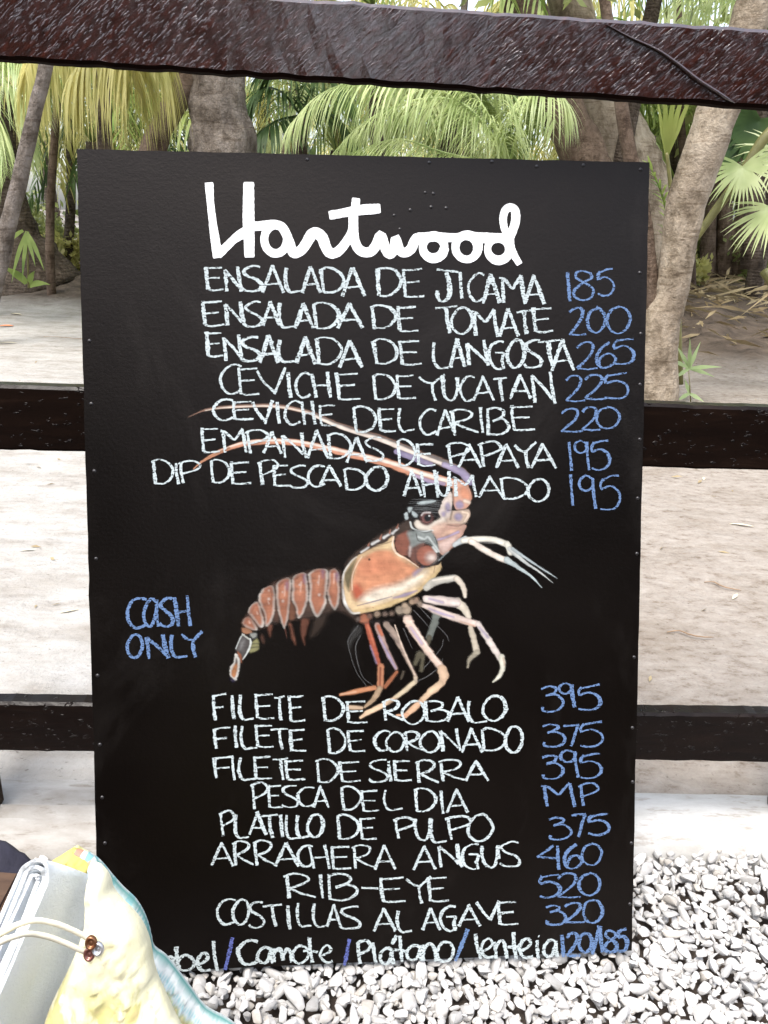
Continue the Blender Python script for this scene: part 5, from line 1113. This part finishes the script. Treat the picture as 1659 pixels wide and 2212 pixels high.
# --- dense jungle palms further back
def proto_crown(seed, nfr, L, droop, rise, sc):
    rg_ = random.Random(seed); fr = Fr(); z = np.zeros(3)
    for k in range(nfr):
        a = 2*math.pi*k/nfr+rg_.uniform(-.25, .25); h = np.array([math.cos(a), math.sin(a), 0]); r = rise*rg_.uniform(.5, 1.3); l = sc*rg_.uniform(.8, 1.15)
        fr.frond([z, h*.35*l+np.array([0, 0, r*.8]), h*.75*l+np.array([0, 0, r]), h*1.1*l+np.array([0, 0, r*.55]), h*1.35*l+np.array([0, 0, -r*.35])], 30, L, .034, droop, 1.0, .15, .012, 3, .14, rg_)
    return fr
KINDS = [('bushy_palm', 'palm with arching mid green fronds deep in the jungle', M_lgrn, 1, 13, .55, 1.3, .75, 1.6), ('yellow_palm', 'palm with yellowish drooping fronds deep in the jungle', M_lyel, 2, 11, .62, 2.2, .6, 1.7), ('pale_palm', 'palm with pale silvery fronds deep in the jungle', M_lpale, 3, 12, .5, 1.5, .7, 1.5), ('dark_palm', 'palm with dark green fronds deep in the jungle', M_ldark, 4, 12, .5, 1.2, .8, 1.5)]
PR = []
for nm, lab, mt, sd_, nf, L, dr, rise, sc in KINDS:
    o = thing(nm, (0, 0, 0), lab, 'palm', 'palms deep in the jungle'); c = proto_crown(sd_, nf, L, dr, rise, sc).build('crown', mt, o)
    V, F = tube([np.array([.05*math.sin(q*3), 0, -q*3.2]) for q in np.linspace(0, 1, 10)], [.07, .08, .085, .09, .1, .12], 10, sd_, .08); mesh('trunk', V, F, M_barkr, o); PR.append(o)
rp = random.Random(21); used = [False]*4
spots = []
for (X, Y, top, k, s) in [(-3.0, 9.0, 1.6, 0, 1), (-1.6, 8.6, 2.1, 1, 1), (-.6, 9.5, 1.5, 2, .9), (.5, 8.8, 1.7, 2, 1), (1.3, 10.2, 1.4, 0, 1), (2.6, 9.2, 1.5, 0, .8), (3.6, 8.3, 2.2, 2, .9), (4.6, 10.5, 1.5, 0, 1), (-4.2, 8.2, 2.2, 0, .9), (-2.4, 11, 1.0, 3, 1), (-3.6, 11.6, 1.2, 1, 1), (.9, 11.5, 2.6, 1, 1.1), (2.2, 12.4, 1.1, 1, 1), (3.9, 12.6, .9, 2, 1), (-.2, 7.6, 2.6, 0, .8), (2.9, 7.4, 2.9, 2, .8), (1.9, 6.9, 2.9, 0, .7)]: spots.append((X, Y, top, k, s))
for i in range(11): spots.append((rp.uniform(-10, 10), rp.uniform(12.5, 19), rp.uniform(.6, 4.2), rp.randrange(4), rp.uniform(1, 1.5)))
for X, Y, top, k, s in spots:
    o = PR[k] if not used[k] else copy_tree(PR[k]); used[k] = True
    o.location = (X, Y, gz(X, Y)+top); o.rotation_euler = (rp.uniform(-.1, .1), rp.uniform(-.1, .1), rp.uniform(0, 6.28)); o.scale = (s, s, s)
# --- thin leaning stems in the middle distance
for (x0_, y0_, x1_, y1_, Y, wd, mt, lab) in ((110,640,128,60,9.2,15,M_barkb,'thin dark stem beside the palm curtain at the left'),(150,660,138,150,10.5,18,M_barkr,'straight thin palm stem close to the left board edge'),(600,760,640,60,8.8,16,M_barkp,'thin pale stem rising behind the green fronds'),(760,760,700,60,9.6,14,M_barkb,'thin brown stem leaning left behind the pale fronds'),(930,760,1010,40,10.4,15,M_barkg,'thin grey stem leaning right behind the pale fronds'),(1490,640,1478,100,9.0,15,M_barkb,'thin dark stem just left of the pale trunk'),(1650,640,1600,60,11.5,20,M_barkg,'grey stem behind the fan palm'),(1560,640,1700,60,12.5,16,M_barkp,'pale thin stem leaning right behind the fan palm')):
    b_ = at(x0_, y0_, Y); b_[2] = gz(b_[0], Y)-.3; t = thing('slender_tree', b_, lab, 'tree'); e_ = at(x1_, y1_, Y); u_ = np.linspace(0, 1.5, 12)
    P_ = [b_+(e_-b_)*q+np.array([.06*math.sin(q*4+x0_), 0, 0]) for q in u_]; V, F = tube(P_, np.linspace(px_r(wd, Y)*1.2, px_r(wd, Y)*.7, 12), 9, x0_, .12); mesh('trunk', V, F, mt, t)
    fr = Fr(); c0 = P_[-1]
    for k in range(7):
        a = k*.9; h = np.array([math.cos(a), math.sin(a), 0]); fr.frond([c0, c0+h*.5+np.array([0, 0, .4]), c0+h*1.1+np.array([0, 0, .2]), c0+h*1.5+np.array([0, 0, -.6])], 22, .5, .03, 1.8)
    fr.build('crown', M_lyel, t)
# --- low shrubs and seedlings as one uncountable mass behind, litter on the bank
rg2 = np.random.default_rng(33); nL = 5200
X = rg2.uniform(-14, 14, nL); Y = 13+9*rg2.random(nL)**1.2; Z = rg2.random(nL)**1.5*2.6*(.35+.65*np.clip(vn := .5+.5*np.sin(X*1.3+np.sin(Y*1.1)*2)*np.cos(X*.47+Y*.6), 0, 1))*.8; Z = Z+.34
A_ = rg2.normal(size=(nL, 3)); A_ /= np.linalg.norm(A_, axis=1)[:, None]; Bq = np.cross(A_, rg2.normal(size=(nL, 3))); Bq /= np.linalg.norm(Bq, axis=1)[:, None]; l = rg2.uniform(.08, .3, nL)[:, None]
P = np.stack([X, Y, Z], 1); V = np.stack([P, P+A_*l*.5+Bq*l*.2, P+A_*l, P+A_*l*.5-Bq*l*.2], 1).reshape(-1, 3); F = np.arange(nL*4).reshape(-1, 4)
tag(mesh('undergrowth', V, F, M_bush, None, False), 'mass of small leaves closing the jungle far behind the palms', 'undergrowth', None, 'stuff')
nL = 9000; X = rg2.uniform(-7, 8, nL); Y = np.where(rg2.random(nL) < .8, 7.4+6*rg2.random(nL), 6.2+2*rg2.random(nL)); yb = 9.6-3.9*ss(.6, 2.2, X); keepm = (Y > yb+.5+.6*rg2.random(nL)); X, Y = X[keepm], Y[keepm]; nL = len(X)
Z = gh(X, Y)+.012+.05*rg2.random(nL)**2; an = rg2.uniform(0, 6.28, nL); A_ = np.stack([np.cos(an), np.sin(an), rg2.normal(0, .25, nL)], 1); Bq = np.stack([-np.sin(an), np.cos(an), rg2.normal(0, .35, nL)], 1); l = rg2.uniform(.05, .42, nL)[:, None]; wq = rg2.uniform(.004, .016, nL)[:, None]
P = np.stack([X, Y, Z], 1); V = np.stack([P, P+A_*l*.5+Bq*wq+[0, 0, .02], P+A_*l, P+A_*l*.5-Bq*wq], 1).reshape(-1, 3)
nP = 420; Xp = rg2.uniform(-2.6, 2.6, nP)*rg2.uniform(.5, 1.6, nP); Yp = 1.45+5.5*rg2.random(nP); Zp = gh(Xp, Yp)+.004; an = rg2.uniform(0, 6.28, nP); lp = rg2.uniform(.008, .05, nP)[:, None]*(.4+.2*Yp[:, None]); A_ = np.stack([np.cos(an), np.sin(an), rg2.normal(0, .06, nP)], 1); Bq = np.stack([-np.sin(an), np.cos(an), rg2.normal(0, .2, nP)], 1)
P = np.stack([Xp, Yp, Zp], 1); V = np.concatenate([V, np.stack([P, P+A_*lp*.5+Bq*lp*.12+[0, 0, .004], P+A_*lp, P+A_*lp*.5-Bq*lp*.12], 1).reshape(-1, 3)]); nL += nP
tag(mesh('leaf_litter', V, np.arange(nL*4).reshape(-1, 4), M_ldry, None, False), 'dry fallen palm leaves and twigs littering the bank under the trees', 'leaf litter', None, 'stuff')
# --- low shrubs on the bank
for i, (px, py, Y, r, mt) in enumerate(((112,500,11.5,.5,M_bush),(148,545,10.6,.4,M_lyel),(40,470,12.5,.6,M_bush),(1520,545,10.8,.45,M_bush),(1488,590,9.4,.3,M_lyel),(1650,560,10.2,.5,M_bush),(1440,600,9.0,.35,M_bush))):
    c = at(px, py, Y); t = thing('shrub', (c[0], c[1], gz(c[0], c[1])), 'small leafy shrub on the bank '+('left of the board' if px < 800 else 'right of the board'), 'shrub', 'shrubs on the bank '+('left of the board' if px < 800 else 'right of the board'))
    crown_blob('foliage', t, c, r*.7, 700, mt, .085, 40+i, .8); b_ = np.array(t.location); mbs = MB()
    for k in range(5): q = rg2.normal(0, r*.3, 3); V, F = tube([b_-[0, 0, .05], b_*.5+(c+q)*.5, c+q], [.012, .009, .004], 5); mbs.add(V, F)
    mbs.build('stem', M_barkb, t)
# --- single things on the path
M_fall = mat_leaf('fallen_leaf_dry', (.45, .40, .28), (.66, .60, .46), .1, .8); M_twig = simple('dry_twig', (.24, .16, .10), .8, .3); M_orange = simple('orange_leaf', (.62, .20, .07), .7, .2)
def curl_leaf(name, c, L, wd, yaw, mat, label, group=None):
    V = []; F = []; a = np.array([math.cos(yaw), math.sin(yaw), 0]); b = np.array([-a[1], a[0], 0]); n_ = 9
    for i in range(n_):
        u = i/(n_-1); w_ = wd*math.sin(math.pi*min(.97, u*.92+.06)); q = c+a*(u-.5)*L+np.array([0, 0, .004*math.sin(u*3.1)*L/.1+.002])
        for s in (-1, -.4, .4, 1): V.append(q+b*s*w_*.5+np.array([0, 0, .12*wd*abs(s)]))
    for i in range(n_-1):
        for k in range(3): F.append((i*4+k, i*4+k+1, i*4+k+5, i*4+k+4))
    o = mesh(name, V, F, mat, None, True, None, c); tag(o, label, 'leaf', group); return o
def g_at(px, py):
    p = on_z(px, py, .015); 
    for _ in range(6): p = on_z(px, py, gz(p[0], p[1]))
    return p
for (px, py, L, wd, yaw) in ((120,668,.16,.05,.2),(18,742,.14,.03,.1),(1602,1136,.085,.014,-.3),(150,1322,.05,.012,.5),(35,680,.14,.05,-.4),(1520,945+90,.05,.012,1.2),(1588,1290,.05,.012,.9),(60,1190,.05,.01,.2)):
    curl_leaf('fallen_leaf', g_at(px, py), L, wd, yaw, M_fall, 'small dry pale leaf lying on the sandy path', 'dry leaves lying on the sandy path')
curl_leaf('fallen_leaf', g_at(14, 706), .12, .07, .3, M_orange, 'small orange leaf on the pale path at the left edge'); curl_leaf('fallen_leaf', g_at(150, 545), .2, .15, .9, M_orange, 'large orange brown leaf at the foot of the bank beside the board')
for (px, py, L, yaw, lab) in ((1490,1365+10,.12,-.25,'thin bent dry twig on the tan sand right of the board'),(1560,1270,.11,-.6,'pale straight dry twig on the tan sand, the upper one right of the board'),(150,712+20,.5,-.25,'long dark dry stick on the pale path left of the board')):
    c = g_at(px, py); a = np.array([math.cos(yaw), math.sin(yaw), 0]); P = [c+a*L*(u-.5)+np.array([.008*math.sin(u*9), .01*math.sin(u*7), .004+.006*math.sin(u*3.1)]) for u in np.linspace(0, 1, 9)]
    V, F = tube(P, [.0015, .0022, .002, .001], 6); tag(mesh('twig', V, F, M_twig, None, True, None, c), lab, 'twig')
# --- seedling by the pale trunk, strap leaves at left
t = thing('seedling', g_at(1492, 868), 'small light green seedling with lance shaped leaves right of the pale trunk foot', 'plant'); b0 = np.array(t.location)
Ys = b0[1]; fr = Fr(); V, F = tube([b0, at(1490, 830, Ys), at(1487, 795, Ys)], [.004, .003, .002], 6); mesh('stem', V, F, M_stalk, t)
for c, tips in (((1489,796), ((1437,770),(1460,742),(1491,728),(1513,737),(1560,790),(1545,812),(1455,820))), ((1489,850), ((1462,868),(1478,818),(1520,870)))):
    c = at(*c, Ys)
    for k, q in enumerate(tips):
        d = at(*q, Ys+(.04 if k % 2 else -.05))-c; leaflet(fr.V, fr.F, c, d+np.array([0, 0, .02]), np.linalg.norm(d), .028, .25, 5, np.array([0, -1., .4]))
fr.build('leaf', mat_leaf('seedling_leaf', (.28, .38, .16), (.42, .52, .26), .45), t)
t = thing('strap_leaf_plant', at(70, 600, 8.2)*np.array([1, 1, 0])+np.array([0, 0, .02]), 'green strap leaved plant drooping at the foot of the left palm', 'plant'); fr = Fr()
for c, q, wd in (((58,500),(25,600),.05),((58,502),(92,578),.05),((56,505),(74,572),.045),((50,498),(20,540),.05),((60,500),(48,600),.045),((58,612),(8,578),.09),((62,615),(75,590),.07),((64,618),(106,618),.07)):
    c = at(*c, 8.2); d = at(*q, 8.1)-c; leaflet(fr.V, fr.F, c, d+np.array([0, 0, .12]), np.linalg.norm(d)*1.1, wd, .7, 6, np.array([0, -1., .3]))
fr.build('leaf', M_lgrn, t)
V, F = tube([at(62,622,8.2), at(60,560,8.2), at(57,500,8.2)], [.012, .01, .006], 6); mesh('stem', V, F, M_stalk, t)

# --- added dark leaf screen, unseen behind the viewpoint, gapped to shape board and rail reflections
nL = 26000; X = rg2.uniform(-16, 16, nL); el = np.where(X < -.4, 33, np.where(X < 1.0, 5, 27))+5*np.sin(X*2.1)+3*np.sin(X*5.3); Y = -7.5-2.5*rg2.random(nL); Z = rg2.random(nL)*np.maximum(.3, 8.5*np.tan(np.radians(el)))
A_ = rg2.normal(size=(nL, 3)); A_ /= np.linalg.norm(A_, axis=1)[:, None]; Bq = np.cross(A_, rg2.normal(size=(nL, 3))); Bq /= np.linalg.norm(Bq, axis=1)[:, None]; l = rg2.uniform(.25, .6, nL)[:, None]
P = np.stack([X, Y, Z], 1); V = np.stack([P, P+A_*l*.5+Bq*l*.3, P+A_*l, P+A_*l*.5-Bq*l*.3], 1).reshape(-1, 3)
tag(mesh('added_tree_screen', V, np.arange(nL*4).reshape(-1, 4), mat_leaf('screen_leaf', (.012, .02, .007), (.03, .045, .016), .08), None, False), 'added dark trees unseen behind the viewpoint, shaping the reflections', 'trees', None, 'stuff')
